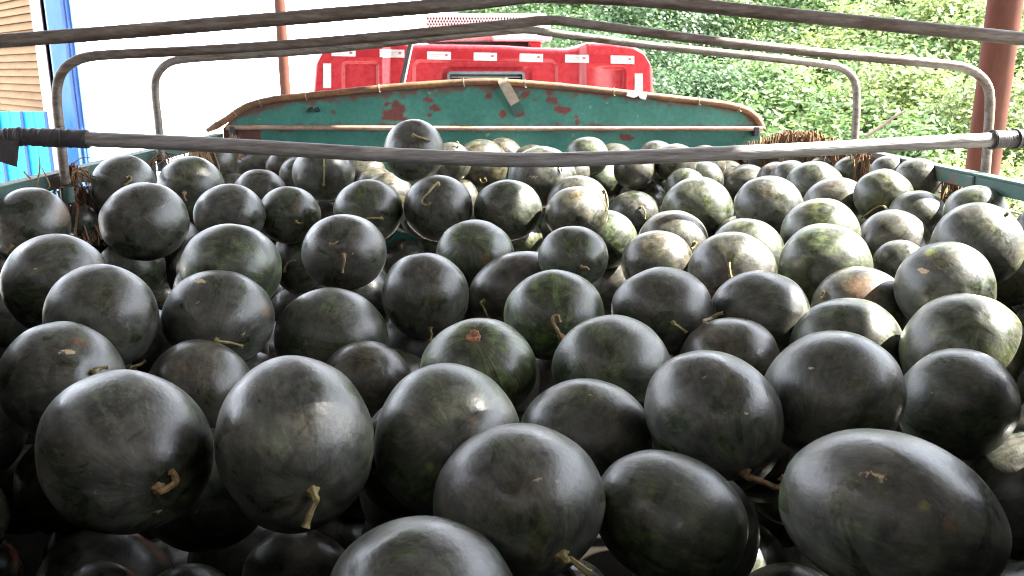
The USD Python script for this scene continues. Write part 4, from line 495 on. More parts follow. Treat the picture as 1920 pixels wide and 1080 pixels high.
([0.1096, 0.7679, 2.0373], [0.0915, 0.0951, 0.0929], [0.83, 0.5, -0.25], 50, 'watermelon of the same load lying beyond the right edge of the view'),
]
# ------------------------------------------------------------------ ground, hill
def hill_h(X, Y):
    s = X * 0.9 + (Y - 8) * 0.25 - 3.2
    h = np.where(s > 0, 0.42 * s * s / (s + 1.2), 0)
    h = 13 * (1 - np.exp(-h / 13)) * sst(Y, -1.0, 6.0)
    p = np.stack([X * 0.35, Y * 0.35, np.zeros_like(X)], -1)
    return h + np.where(s > 0, np.minimum(s, 3) / 3, 0) * (meshkit.fbm(p, 4, 3) - 0.5) * 1.1
g = obj('ground', trimesh.Trimesh([[-400, -400, 0], [400, -400, 0], [400, 400, 0], [-400, 400, 0]], [[0, 1, 2], [0, 2, 3]], process=False), 'concrete'); tag(g, kind='structure')
def hill_pt(u, v):
    X = -14 + 100 * u ** 1.6; Y = -40 + 160 * v
    return np.stack([X, Y, hill_h(X, Y) - 0.03 - 0.4 * (hill_h(X, Y) <= 0)], -1)
hl = obj('hill', grid(hill_pt, 150, 190), 'hill_soil', smooth=True); tag(hl, kind='structure')

# ------------------------------------------------------------------ open shed over the truck: posts and roof (a shed post at right, one far off at left)
T_SH, N_SH = np.array([-0.5257, 0.8507, 0]), np.array([0.8507, 0.5257, 0])
pr = at(1858, 200, 4.1); pl = at(530, 90, 13.0)
def red_post(p, label):
    t = thing('shed_post', label, 'post', None, (p[0], p[1], 0))
    obj('shaft', tube([[0, 0, 0.02], [0, 0, 2.2], [0, 0, 5.55]], 0.076, 28), 'post_red', t, smooth=40)
    obj('base_plate', bx(-.14, .14, -.14, .14, 0.0, 0.018, 0.004), 'post_red', t)
red_post(pr, 'thick rust red steel post standing at the right beyond the rail')
red_post(pl, 'slim looking far red post standing before the white yard at left')
R0 = np.array([pr[0], pr[1], 0]); EAVE = -0.08
def on_roof(a, b, z): return R0 + T_SH * a + N_SH * (EAVE - b) + np.array([0, 0, z])
roof = thing('shed_roof', 'grey sheet roof of the open shed above the truck', 'roof')
Z_EAVE = 5.6
W_ROOF = 9.5
q0, q1 = -13.0, 11.0
ncol = 24
for k in range(ncol):
    a0, a1 = q0 + (q1 - q0) * k / ncol, q0 + (q1 - q0) * (k + 1) / ncol - 0.004
    prof = [(0, 0), (.38, 0), (.42, .035), (.58, .035), (.62, 0), (1, 0)]
    V = []
    for (f, dz) in prof:
        for b in (0, W_ROOF if a1 < 5.5 else 2.2):
            for th in (0, .003): V.append(on_roof(a0 + (a1 - a0) * f, b, Z_EAVE + 0.02 + b * 0.09 + dz + th))
    V = np.array(V).reshape(len(prof), 2, 2, 3); F = []
    idx = lambda i, b, t: (i * 2 + b) * 2 + t
    for i in range(len(prof) - 1):
        for t in (0, 1): F += [[idx(i, 0, t), idx(i + 1, 0, t), idx(i + 1, 1, t)], [idx(i, 0, t), idx(i + 1, 1, t), idx(i, 1, t)]]
        for b in (0, 1): F += [[idx(i, b, 0), idx(i + 1, b, 0), idx(i + 1, b, 1)], [idx(i, b, 0), idx(i + 1, b, 1), idx(i, b, 1)]]
    obj('sheet', trimesh.Trimesh(V.reshape(-1, 3), F, process=False), 'roof_metal', roof)
for b in (0.12, 2.1, 4.6, 7, 9.3):
    z = Z_EAVE + b * 0.09; qe = q1 if b < 2.2 else 5.4
    obj('purlin', tube([on_roof(q0, b, z - .05), on_roof(0, b, z - .05), on_roof(qe, b, z - .05)], 0.05, 8), 'post_red', roof, smooth=40)

sw = thing('shed_wall', 'tan slatted end wall of the shed behind the viewer', 'wall')
def end_box(b0, b1, a0, a1, z0, z1): return trimesh.convex.convex_hull(np.array([on_roof(a, b, z_) for a in (a0, a1) for b in (b0, b1) for z_ in (z0, z1)]))
for k in range(26): obj('slat', end_box(0.1, 9.4, -9.0, -8.97, .1 + k * .19, .1 + k * .19 + .184), 'slat_tan', sw)
for b_ in (.3, 4.8, 9.3): obj('upright', end_box(b_ - .06, b_ + .06, -9.12, -9.004, 0, 5.0), 'post_red', sw)

lw = thing('shed_side_wall', 'tan slatted long wall of the shed, behind and left of the view', 'wall')
for k in range(31): obj('slat', end_box(9.2, 9.23, -8.9, 2.6, .1 + k * .19, .1 + k * .19 + .184), 'slat_tan', lw)
for a_ in (-8.8, -5, -1, 2.5): obj('upright', end_box(9.234, 9.34, a_ - .06, a_ + .06, 0, 5.8), 'post_red', lw)

# ------------------------------------------------------------------ building at left: slatted wall, blue corner column; hoarding of blue sheets
wl = thing('slatted_wall', 'tan horizontal slat wall with a blue corner column, upper left', 'wall')
c0 = at(100, 134, 9.0); wd = np.array([-math.sin(math.radians(42)), math.cos(math.radians(42)), 0]); wn = np.array([-wd[1], wd[0], 0])
if wn @ c0 > 0: wn = -wn
def wall_box(a0, a1, n0, n1, z0, z1, dz=0.0):
    V = []
    for a in (a0, a1):
        for nn in (n0, n1):
            for z in (z0, z1):
                off = dz if (nn == n1 and z == z1) else 0
                q = c0 + wd * a + wn * (nn - off); V.append([q[0], q[1], z])
    return trimesh.convex.convex_hull(np.array(V))
z = 2.12; k = 0
rs = np.random.default_rng(5)
while z < 4.7:
    h = 0.078 + rs.uniform(-.004, .004)
    obj('slat', wall_box(0.10 + rs.uniform(0, .01), 9.0, 0.0, 0.034 + rs.uniform(-.003, .003), z + .006, z + h, 0.024), 'slat_tan', wl); z += h
obj('backing', wall_box(0.0, 9.0, -0.06, -0.002, 0.0, 4.72), 'bed_wood', wl)
obj('flashing', wall_box(-0.02, 0.30, 0.045, 0.052, 0.0, 4.75), 'flashing_pale', wl)
cq = at(124, 134, 8.75)
def up_box(cx, cy, w, d, z0, z1, bev): return bx(cx - w / 2, cx + w / 2, cy - d / 2, cy + d / 2, z0, z1, bev)
obj('corner_column', up_box(cq[0], cq[1], 0.18, 0.2, 0, 4.9, 0.02), 'column_blue', wl, smooth=30)
obj('corner_fin', up_box(cq[0] + 0.115, cq[1] - .06, 0.014, 0.05, 0, 4.9, 0.002), 'hoarding_blue', wl)
obj('edge_strip', up_box(cq[0] + 0.155, cq[1] + .03, 0.05, 0.16, 0, 4.9, 0.006), 'edge_pale_blue', wl)
hd = thing('hoarding', 'bright cyan corrugated sheet hoarding below the slatted wall at left', 'hoarding')
YH = 8.3; top = at(50, 209, YH)[2]; xr = at(98, 300, YH)[0]; pitch = 0.222
for k in range(14):
    x1 = xr - k * pitch; x0 = x1 - pitch
    V = []; prof = [(x0 + .002, 0), (x0 + .06, 0), (x0 + .07, -.008), (x0 + .10, -.008), (x0 + .11, 0), (x1 - .002, 0)]
    m = grid(lambda u, v: np.stack([np.interp(u, np.linspace(0, 1, 6), [p[0] for p in prof]), YH + np.interp(u, np.linspace(0, 1, 6), [p[1] for p in prof]), 0.15 + v * (top - 0.15)], -1), 5, 1)
    back = m.copy(); back.vertices[:, 1] += .003
    obj('sheet', cat(m, back), 'hoarding_cyan', hd)
    obj('rib', bx(x1 - .016, x1 + .016, YH - .026, YH - .003, 0.14, top + .003, 0.006), 'hoarding_blue', hd)
obj('rail', bx(xr - 14 * pitch, xr, YH + .01, YH + .05, top - .3, top - .24), 'hoarding_blue', hd)

# ------------------------------------------------------------------ the truck
tr = thing('cargo_truck', 'red cab cargo truck with green headboard and pipe hoops, loaded with watermelons', 'truck')
XL, XR, ZR = -1.17, 1.33, 2.385
obj('cargo_floor', bx(-1.2, 1.36, 0.35, 3.86, 1.44, 1.50), 'bed_wood', tr)
for x, nm in ((XL, 'side_board'), (XR, 'side_board')):
    for i in range(5):
        obj('side_board', bx(x - .015, x + .015, 0.36, 3.83, 1.47 + i * .138, 1.47 + i * .138 + .134, .003), 'bed_wood', tr)
for x in (XL, XR):
    obj('side_board', bx(x - .015, x + .015, 0.38, 1.75, 2.162, 2.31, .003), 'bed_wood', tr)
obj('tail_board', bx(-1.15, 1.31, 0.34, 0.37, 1.45, 2.27), 'rail_green', tr)
# green headboard: a plate with an arched top, rust where the paint is gone
Yh = 3.85
arch_px = [(418, 241), (432, 226), (446, 212), (470, 200), (510, 190), (560, 184), (640, 176), (720, 168), (810, 161), (905, 156), (960, 158), (1050, 165), (1150, 175), (1250, 186), (1330, 195), (1370, 201), (1398, 211), (1414, 225), (1426, 241)]
arch = np.array([at(x, y, Yh) for x, y in arch_px])
ax_, az_ = arch[:, 0], arch[:, 2]
def plate(u, v):
    X = arch[0, 0] + (arch[-1, 0] - arch[0, 0]) * u; Z = 1.6 + (np.interp(X, ax_, az_) - 1.6) * v
    P = np.stack([X, Z * 2.0, np.zeros_like(X)], -1)
    return np.stack([X, Yh + .006 * (meshkit.noise(P * 1.5, 4) - .5), Z], -1)
pm = grid(plate, 330, 130); pv = pm.vertices.copy()
blobs = [(740, 218, 24, 12), (752, 212, 8, 12), (722, 222, 10, 5), (725, 193, 7, 5), (742, 198, 6, 9), (751, 201, 4, 5), (805, 188, 10, 4), (812, 203, 15, 6), (806, 216, 5, 4), (916, 178, 7, 6), (942, 213, 6, 9), (985, 180, 10, 9), (1003, 187, 6, 3), (1035, 188, 10, 6), (1058, 205, 14, 6), (1080, 218, 7, 5), (1082, 228, 4, 6), (625, 210, 3, 3), (974, 210, 9, 7), (1175, 258, 10, 6), (1030, 175, 6, 4)]
rust = np.zeros(len(pv))
wob = meshkit.fbm(pv * [28, 1, 28], 4, 9) - .5
for (x, y, rx, ry) in blobs:
    c = at(x, y, Yh); s = Yh / FOC
    d = np.hypot((pv[:, 0] - c[0]) / (rx * s), (pv[:, 2] - c[2]) / (ry * s)) + wob * 2.4
    rust = np.maximum(rust, np.clip((1.12 - d) / .16, 0, 1))
edge = np.interp(pv[:, 0], ax_, az_) - pv[:, 2]; zrail = at(905, 240, Yh)[2]
rust = np.maximum(rust, np.clip((.035 + wob * .08 - edge) / .02, 0, 1) * .8)
rust = np.maximum(rust, np.clip((.014 + wob * .05 - np.abs(pv[:, 2] - zrail)) / .012, 0, 1))
cl = at(432, 250, Yh)[0]; cr = at(490, 250, Yh)[0]
rust = np.maximum(rust, ((pv[:, 0] < cr) & (pv[:, 2] < zrail)) * 0.9)
mat('headboard_paint', {'at': ('attribute', {'attribute': 'rust'}), 'as': ('separate_color', {'color_type': 'rgb'}), 'tc': ('texture_coordinate', {}),
    'n': ('noise_texture', {'scale': 5.0, 'detail': 7.0, 'roughness': 0.65}), 'r': ('rgb_ramp', {'ramp': [(0.3, (0.022, 0.115, 0.090)), (0.55, (0.038, 0.165, 0.130)), (0.75, (0.075, 0.20, 0.165))]}),
    'f': ('noise_texture', {'scale': 55.0, 'detail': 5.0, 'roughness': 0.7}), 'fr': ('rgb_ramp', {'ramp': [(0.3, (0.72, 0.72, 0.72)), (0.7, (1.1, 1.1, 1.1))]}),
    's': ('noise_texture', {'scale': 24.0, 'detail': 3.0}), 'sr': ('rgb_ramp', {'ramp': [(0.70, (0, 0, 0)), (0.74, (0.6, 0.6, 0.6))]}),
    'm1': ('mix', {'color2': (0.30, 0.30, 0.26)}), 'm2': ('mix', {'color2': (0.115, 0.032, 0.026)}), 'x': ('mix', {'mix_type': 'multiply', 'fac': 1.0}), 'b': ('bump', {'strength': 0.25, 'distance': 0.003}),
    'rr': ('map_range', {'to_min': 0.42, 'to_max': 0.8}), 'p': ('principled_bsdf', {})},
    [('tc.object', 'n.vector'), ('tc.object', 'f.vector'), ('tc.object', 's.vector'), ('n.fac', 'r.fac'), ('s.fac', 'sr.fac'), ('r.color', 'm1.color1'), ('sr.color', 'm1.fac'), ('m1.color', 'm2.color1'), ('at.color', 'as.color'), ('as.r', 'm2.fac'),
     ('m2.color', 'x.color1'), ('f.fac', 'fr.fac'), ('fr.color', 'x.color2'), ('x.color', 'p.base_color'), ('as.r', 'rr.value'), ('rr.result', 'p.roughness'), ('f.fac', 'b.height'), ('b.normal', 'p.normal')])
backp = pm.copy(); backp.vertices[:, 1] += .006; backp.invert()
both = cat(pm, backp)
hb = obj('headboard', both, 'headboard_paint', tr, smooth=True, label='green painted headboard with an arched top and rust patches')
pvr = UsdGeom.PrimvarsAPI(hb).CreatePrimvar('rust', Sdf.ValueTypeNames.Color3fArray, 'vertex')
pvr.Set(Vt.Vec3fArray.FromNumpy(np.repeat(np.concatenate([rust, rust])[:, None], 3, 1).astype(np.float32)))
rim_px = [(388, 245), (405, 236), (428, 222), (446, 209), (470, 197), (510, 187), (560, 181), (640, 173), (720, 165), (810, 158), (905, 153), (960, 155), (1050, 162), (1150, 172), (1250, 183), (1330, 192), (1372, 198), (1402, 208), (1419, 222), (1432, 243)]
rimc = catmull([at(x, y, Yh - .004) for x, y in rim_px], 10)
nr = len(rimc); rr_ = 0.0148 + .0015 * np.sin(np.arange(nr) * .9) * (np.arange(nr) % 17 < 2)
rr_[:12] = np.linspace(.009, .0165, 12); rr_[-8:] = np.linspace(.0165, .011, 8)
rim = obj('headboard_rim', tube(rimc, rr_, 16), 'rim_brown', tr, smooth=50, label='weathered brown rim pole along the headboard top')
for i in range(28, nr - 20, 17):
    t = rimc[i + 1] - rimc[i - 1]; t /= np.linalg.norm(t); a = np.cross(t, [0, 1, 0]); a /= np.linalg.norm(a); b = np.cross(t, a)
    ang = np.linspace(0, 2 * np.pi, 18)
    ring = rimc[i] + .0185 * (np.cos(ang)[:, None] * a + np.sin(ang)[:, None] * b)
    obj('wire_tie', cat(tube(ring, .0011, 6, False), tube([rimc[i] + np.array([.002, -.018, -.012]), rimc[i] + np.array([.005, -.020, -.017])], .0010, 5)), 'wire_metal', rim, smooth=True)
obj('headboard_rail', tube([at(424, 239, Yh - .03), at(905, 241, Yh - .03), at(1430, 241, Yh - .03)], .0105, 14), 'rail_rust', tr, smooth=40, label='rusty horizontal pipe across the headboard')
for x in (436, 1418):
    p = at(x, 243, Yh - .03); obj('rail_clip', bx(p[0] - .012, p[0] + .012, p[1] - .014, p[1] + .03, p[2] - .03, p[2] + .014, .003), 'rubber_black', tr)
def strip(px, Y, w, th, matname, name, parent=tr, label=None):
    """A thin ribbon hung along the points."""
    P = catmull([at(x, y, Y + dy) for x, y, dy in px], 6); t = np.gradient(P, axis=0); t /= np.linalg.norm(t, axis=1)[:, None]
    s = np.cross(t, [0, 1, 0]); s /= np.linalg.norm(s, axis=1)[:, None]
    V = []; n = len(P)
    for i in range(n):
        for sx, dy in ((-1, 0), (1, 0), (1, th), (-1, th)): V.append(P[i] + s[i] * sx * w / 2 + np.array([0, dy, 0]))
    F = []
    for i in range(n - 1):
        for j in range(4):
            a, b = i * 4 + j, i * 4 + (j + 1) % 4; F += [[a, b, b + 4], [a, b + 4, a + 4]]
    F += [[0, 2, 1], [0, 3, 2], [n * 4 - 4, n * 4 - 3, n * 4 - 2], [n * 4 - 4, n * 4 - 2, n * 4 - 1]]
    return obj(name, trimesh.Trimesh(V, F, process=False), matname, parent, smooth=30, label=label)
strip([(942, 148, -.02), (946, 158, -.03), (957, 178, -.022), (966, 194, -.014)], Yh, .045, .002, 'brown_tape', 'tape_scrap', label='strip of brown tape stuck over the headboard rim')
strip([(963, 192, -.012), (970, 205, -.010), (974, 214, -.008)], Yh, .05, .002, 'rail_green', 'tape_end')
strip([(1176, 175, -.026), (1190, 178, -.03), (1199, 170, -.026), (1203, 180, -.024), (1212, 182, -.022)], Yh, .022, .0015, 'white_plastic', 'plastic_scrap', label='scrap of white plastic caught on the headboard rim')
for pts in ([(576, 210), (580, 203), (586, 202), (583, 207), (580, 211)], [(588, 208), (594, 202), (598, 205), (593, 210), (600, 207)]):
    P = catmull([at(x, y, Yh - .004) for x, y in pts], 4); obj('scribble', tube(P, .0028, 5), 'shade_dark', tr)
# hoops of bent pipe that carry the cover
def bump_r(n, r, seed): return r * (1 + .03 * (np.random.default_rng(seed).random(n) - .5))
def hoop(px, Y, r, mname, seed, ext=None):
    P = [at(x, y, Y) for x, y in px]
    if ext: P = ext[0] + P + ext[1]
    P = catmull(P, 10); return obj('cover_hoop', tube(P, bump_r(len(P), r, seed), 18), mname, tr, smooth=50)
Y1 = 1.58
hoop([(-60, 82), (0, 77), (200, 62), (420, 44), (640, 26), (880, 6), (985, -6), (1030, -7), (1200, 0), (1400, 20), (1650, 45), (1920, 73), (1990, 80)], Y1, .0120, 'pipe_metal', 1,
     ([np.array([XL + .02, Y1, ZR - .03]), np.array([XL + .02, Y1, ZR + .13]), np.array([XL + .06, Y1, ZR + .21]), np.array([XL + .14, Y1, ZR + .245])], [np.array([XR - .14, Y1, ZR + .245]), np.array([XR - .06, Y1, ZR + .2]), np.array([XR - .02, Y1, ZR + .13]), np.array([XR - .02, Y1, ZR - .03])]))
hoop([(124, 345), (119, 310), (113, 250), (107, 195), (108, 160), (118, 133), (140, 115), (170, 106), (220, 102), (400, 93), (600, 79), (800, 61), (960, 45), (1010, 39), (1040, 38), (1075, 42), (1300, 72), (1500, 95), (1700, 114), (1790, 123), (1825, 134), (1848, 155), (1856, 185), (1853, 250), (1848, 320), (1845, 365)], 2.28, .0123, 'pipe_metal', 2)
hoop([(303, 300), (300, 270), (297, 230), (292, 185), (291, 155), (298, 135), (315, 119), (340, 112), (400, 107), (560, 97), (700, 84), (850, 67), (960, 57), (1000, 57), (1035, 62), (1200, 83), (1400, 104), (1540, 120), (1575, 127), (1595, 140), (1605, 162), (1606, 200), (1604, 240), (1601, 280)], 3.0, .0132, 'pipe_metal_fine', 3)
# the low cross bar, its taped ends bent down to the rails
Yb = 1.95
bar_px = [(-30, 282, 0), (-12, 265, 0), (20, 257, 0), (60, 257, 0), (165, 261, 0), (330, 268, -.01), (500, 277, -.02), (700, 289, -.035), (900, 298, -.045), (1000, 300, -.045), (1100, 298, -.04), (1300, 290, -.025), (1500, 281, -.01), (1700, 270, 0), (1860, 262, 0), (1930, 259, 0), (1975, 258, 0), (2000, 266, 0), (2012, 285, 0)]
bp = catmull([at(x, y, Yb + d) for x, y, d in bar_px], 10)
def proj_x(P): q = P - EYE; return 960 + FOC * (q @ RI) / (q @ FW)
pxs = proj_x(bp)
cb = obj('cross_bar', tube(np.vstack([bp[0] + [-.01, 0, -.1], bp, bp[-1] + [0.01, 0, -.1]]), .0165, 20), 'bar_metal', tr, smooth=50, label='low grey pipe sagging across the load')
def tape(sel, seed, nm='tape_wrap'):
    P = catmull(sel, 3); n = len(P); rg = np.random.default_rng(seed)
    r = .0200 + .0028 * (meshkit.noise(np.stack([np.arange(n) * .23, np.zeros(n), np.zeros(n) + seed], -1)) - .5); r[::7] += .0012
    return obj(nm, tube(P, r, 20), 'black_tape', cb, smooth=50)
tape(bp[(pxs < 168)], 1); tape(bp[pxs > 1856], 2)
for sel in (118, 1862, 1902):
    i = int(np.argmin(abs(pxs - sel))); t = bp[i + 1] - bp[i - 1]; t /= np.linalg.norm(t); a = np.cross(t, [0, 1, 0]); a /= np.linalg.norm(a); b = np.cross(t, a); ang = np.linspace(0, 2 * np.pi, 22)
    obj('tape_edge', tube(bp[i] + .0217 * (np.cos(ang)[:, None] * a + np.sin(ang)[:, None] * b) + np.outer(np.sin(ang), t) * .004, (.0015), 6, False), 'black_tape', cb, smooth=True)
strip([(12, 262, -.02), (10, 285, -.024), (8, 306, -.02)], Yb, .052, .004, 'black_tape', 'tape_flap', label='loose black flap hanging from the taped bar end')
# side rails of green angle steel, posts and wires
for x, s in ((XL, -1), (XR, 1)):
    obj('side_rail', cat(bx(x - .02, x + .02, .4, 3.84, ZR - .006, ZR, .001), bx(x - .004 if s < 0 else x - .02, x + .02 if s < 0 else x + .004, .4, 3.84, ZR - .042, ZR - .0065, .001)), 'rail_green', tr)
    for yy in (0.7, 1.5, 2.26, 2.62, 3.02, 3.6):
        obj('rail_post', bx(x - .022 - .004, x + .022 - .004, yy - .02, yy + .02, 2.10, ZR - .007, .003), 'rail_green', tr)
    for dz in (.075, .13):
        obj('rail_wire', tube([[x, .4, ZR - dz], [x, 2, ZR - dz - .004], [x, 3.83, ZR - dz]], .0028, 6), 'wire_metal', tr, smooth=True)
for yy, x in ((2.28, at(122, 330, 2.28)[0]), (3.0, at(302, 290, 3.0)[0]), (2.28, at(1848, 340, 2.28)[0]), (3.0, at(1602, 270, 3.0)[0])):
    obj('hoop_socket', tube([[x, yy, ZR - .07], [x, yy, ZR - .05], [x, yy, ZR - .03]], .0165, 12), 'rail_green', tr, smooth=40)

# ------------------------------------------------------------------ the cab
YC = 5.0
def S_(px): return np.asarray(px)
top_px = np.array([(570, 150), (592, 118), (602, 98), (614, 84), (630, 74), (660, 66), (735, 68), (752, 76), (768, 82), (800, 82), (940, 84), (1000, 88), (1068, 90), (1088, 86), (1102, 79), (1150, 80), (1190, 86), (1208, 96), (1219, 115), (1236, 160)], float)
def cab_pt(xpx, ypx, dy): return np.stack([*(np.moveaxis(np.array(at_v(xpx, ypx, YC)), -1, 0)[[0]]), YC + dy, np.moveaxis(np.array(at_v(xpx, ypx, YC)), -1, 0)[2]], -1)
def at_v(px, py, Y):
    d = FW + RI * ((np.asarray(px, float) - 960) / FOC)[..., None] + UP * ((540 - np.asarray(py, float)) / FOC)[..., None]
    return EYE + d * (Y / d[..., 1])[..., None]
def rrect(x, y, x0, x1, y0, y1, r, soft):
    cx, cy, hx, hy = (x0 + x1) / 2, (y0 + y1) / 2, (x1 - x0) / 2 - r, (y1 - y0) / 2 - r
    qx, qy = np.abs(x - cx) - hx, np.abs(y - cy) - hy
    d = np.hypot(np.maximum(qx, 0), np.maximum(qy, 0)) + np.minimum(np.maximum(qx, qy), 0) - r
    return 1 - sst(d, -soft, soft)
def cab_depth(x, y):
    d = .045 * sst(x, 716, 732) * (1 - sst(x, 1084, 1104))
    d = d + .018 * rrect(x, y, 643, 708, 117, 420, 8, 3.5)
    d = d + .018 * rrect(x, y, 775, 1045, 114, 420, 12, 4)
    d = d + .04 * rrect(x, y, 1100, 1173, 127, 420, 9, 4) * sst(x, 1104, 1160)
    d = d + .012 * rrect(x, y, 828, 996, 127, 182, 10, 4)
    return d
def cab_wall(u, v):
    xl, xr_ = 545 + 44 * v, 1241 - 15 * v
    x = xl + (xr_ - xl) * u; yt = np.interp(x, top_px[:, 0], top_px[:, 1]); y = 560 + (yt - 560) * v
    dy = cab_depth(x, y)
    e = np.minimum(np.minimum((x - xl), (xr_ - x)), (y - yt) * 1.1) / 9.0
    dy = dy + .05 * (1 - np.sqrt(np.clip(1 - (1 - np.clip(e, 0, 1)) ** 2, 0, 1)))
    P = at_v(x, y, YC); P[..., 1] = YC + dy; return P
def even(m): return m
NU, NV = 420, 260
vv = np.concatenate([np.linspace(0, .70, 20), np.linspace(.70, 1, 150)[1:]])
cw = grid(lambda u, v: cab_wall(u, np.interp(v, np.linspace(0, 1, len(vv)), vv)), NU, len(vv) - 1)
# the shell that goes on from the wall's border: sides and roof
nv = len(vv); ids = np.arange((NU + 1) * nv).reshape(NU + 1, nv)
loop = np.concatenate([ids[0, :], ids[1:, -1], ids[-1, -2::-1]]); bv = cw.vertices[loop]
fwd = bv.copy(); fwd[:, 1] += 1.7; nB = len(loop)
shell = trimesh.Trimesh(np.vstack([bv, fwd]), [f for i in range(nB - 1) for f in ([i, i + 1, nB + i + 1], [i, nB + i + 1, nB + i])], process=False)
fv = fwd; cen = fv.mean(0)
front = trimesh.Trimesh(np.vstack([fv, cen]), [[i, (i + 1) % nB, nB] for i in range(nB)], process=False)
cab = obj('cab', cat(cw, shell, front), 'cab_red', tr, smooth=50, label='bright red cab rear wall with pressed panels')
def patch(x0, x1, y0, y1, y0r, y1r, off, nm, m, parent=cab, label=None, n=24):
    def f(u, v):
        x = x0 + (x1 - x0) * u; y = (y0 + (y0r - y0) * u) * (1 - v) + (y1 + (y1r - y1) * u) * v
        P = at_v(x, y, YC); P[..., 1] = YC + cab_depth(x, y) - off; return P
    a = grid(f, n, 3); b = a.copy(); b.vertices[:, 1] += .0012
    return obj(nm, cat(a, b), m, parent, smooth=True, label=label)
for (x0, x1, ya, yb, yc, yd) in ((667, 712, 93, 106, 93, 107), (757, 800, 94, 109, 95, 110), (845, 888, 96, 111, 97, 112), (932, 975, 98, 113, 99, 115), (1019, 1061, 101, 116, 102, 117), (1103, 1145, 103, 118, 104, 119)):
    patch(x0, x1, ya, yb, yc, yd, .003, 'red_reflector', 'tape_red')
for (x0, x1, ya, yb) in ((622, 667, 92, 105), (712, 757, 92, 107), (800, 845, 96, 111), (888, 932, 98, 113), (975, 1019, 100, 115), (1061, 1104, 102, 117), (1145, 1189, 104, 119)):
    rfl = patch(x0, x1, ya, yb, ya + 1, yb + 1, .0045, 'white_reflector', 'tape_white')
    patch(x1 - 11, x1 - 6, ya + 5, ya + 9, ya + 5, ya + 9, .0062, 'print', 'print_red', rfl, n=3)
    patch(x0 + 4, x1 - 15, ya + 5.5, ya + 6.3, ya + 5.5, ya + 6.3, .0062, 'print', 'print_grey', rfl, n=8)
    patch(x0 + 6, x0 + 24, ya + 10, ya + 10.8, ya + 10, ya + 10.8, .0062, 'print', 'print_grey', rfl, n=8)
patch(606, 621, 119, 165, 119, 165, .004, 'white_reflector', 'tape_white', n=6)
patch(1190, 1205, 138, 184, 138, 184, .004, 'white_reflector', 'tape_white', n=6)
# grey louvred vent
vt0 = at(838, 134, YC); vt1 = at(985, 165, YC); vy = YC + .06
def rr_poly(x0, x1, z0, z1, r): return sbox(x0 + r, z0 + r, x1 - r, z1 - r).buffer(r, quad_segs=6)
def extr(poly, y0, y1):
    m = trimesh.creation.extrude_polygon(poly, y1 - y0, engine='earcut'); v = m.vertices.copy(); m.vertices = np.stack([v[:, 0], y1 - v[:, 2], v[:, 1]], 1); m.invert(); m.invert(); return m
vp = rr_poly(vt0[0], vt1[0], vt1[2] - .03, vt0[2], .02)
vent = obj('vent', extr(vp.difference(vp.buffer(-.016)), vy - .02, vy + .03), 'vent_grey', cab, label='grey louvred vent in the cab wall')
obj('backing', extr(vp.buffer(-.010), vy + .015, vy + .028), 'shade_dark', vent)
zz = vt0[2] - .026
for i in range(5):
    lv = bx(vt0[0] + .022, vt1[0] - .022, -.012, .012, -.004, .004, .001); lv.apply_transform(trimesh.transformations.rotation_matrix(.6, [1, 0, 0])); lv.apply_translation([0, vy + .002, zz - i * .024]); obj('louvre', lv, 'vent_grey', vent)
P = catmull([at(772, 74, YC - .02), at(768, 84, YC - .03), at(760, 120, YC - .01), at(752, 160, YC - .01), at(747, 190, YC - .01)], 6)
obj('black_hose', tube(P, .011, 10), 'rubber_black', cab, smooth=True); obj('pale_cord', tube(P + [.016, -.004, 0], .005, 8), 'white_shell', cab, smooth=True)
# air conditioner on the cab roof
YA = 5.35
def pa(x, y): return at(x, y, YA)
acx0, acx1 = pa(782, 60)[0], pa(1033, 60)[0]; acz0, acz1 = pa(900, 78)[2], pa(900, 24)[2]
ac = obj('roof_air_conditioner', cat(bx(acx0, acx1, YA + .012, YA + .8, acz0, acz1, .035), bx(pa(922, 0)[0], acx1 + .004, YA - .04, YA + .01, acz0 + .002, pa(900, 62)[2], .012)), 'white_shell', tr, smooth=40, label='white perforated air conditioner box on the cab roof')
gz0, gz1 = pa(900, 62)[2] + .008, pa(900, 31)[2]; gx0, gx1 = pa(800, 0)[0], pa(1000, 0)[0]
pl_ = sbox(gx0 - .02, gz0 - .004, gx1 + .02, gz1 + .01); holes = []
nxh = 36; sp = (gx1 - gx0) / nxh
for r in range(6):
    for i in range(nxh):
        cx = gx0 + (i + .25 + .5 * (r % 2)) * sp; cz = gz1 - .012 - r * .0165
        if cz - .008 > gz0: holes.append(Polygon([(cx - .0062, cz), (cx, cz - .0105), (cx + .0062, cz), (cx, cz + .0105)]))
from shapely.ops import unary_union
obj('grille', extr(pl_.difference(unary_union(holes)), YA - .004, YA + .002), 'white_shell', ac)
obj('grille_backing', bx(gx0 - .015, gx1 + .015, YA + .0055, YA + .0085, gz0, gz1 + .006), 'shade_dark', ac)
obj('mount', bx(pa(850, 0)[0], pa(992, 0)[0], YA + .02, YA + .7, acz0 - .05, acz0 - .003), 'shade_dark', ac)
obj('bracket', bx(pa(994, 0)[0], pa(1016, 0)[0], YA - .01, YA + .1, acz0 - .045, acz0 - .003, .006), 'cab_red', ac)

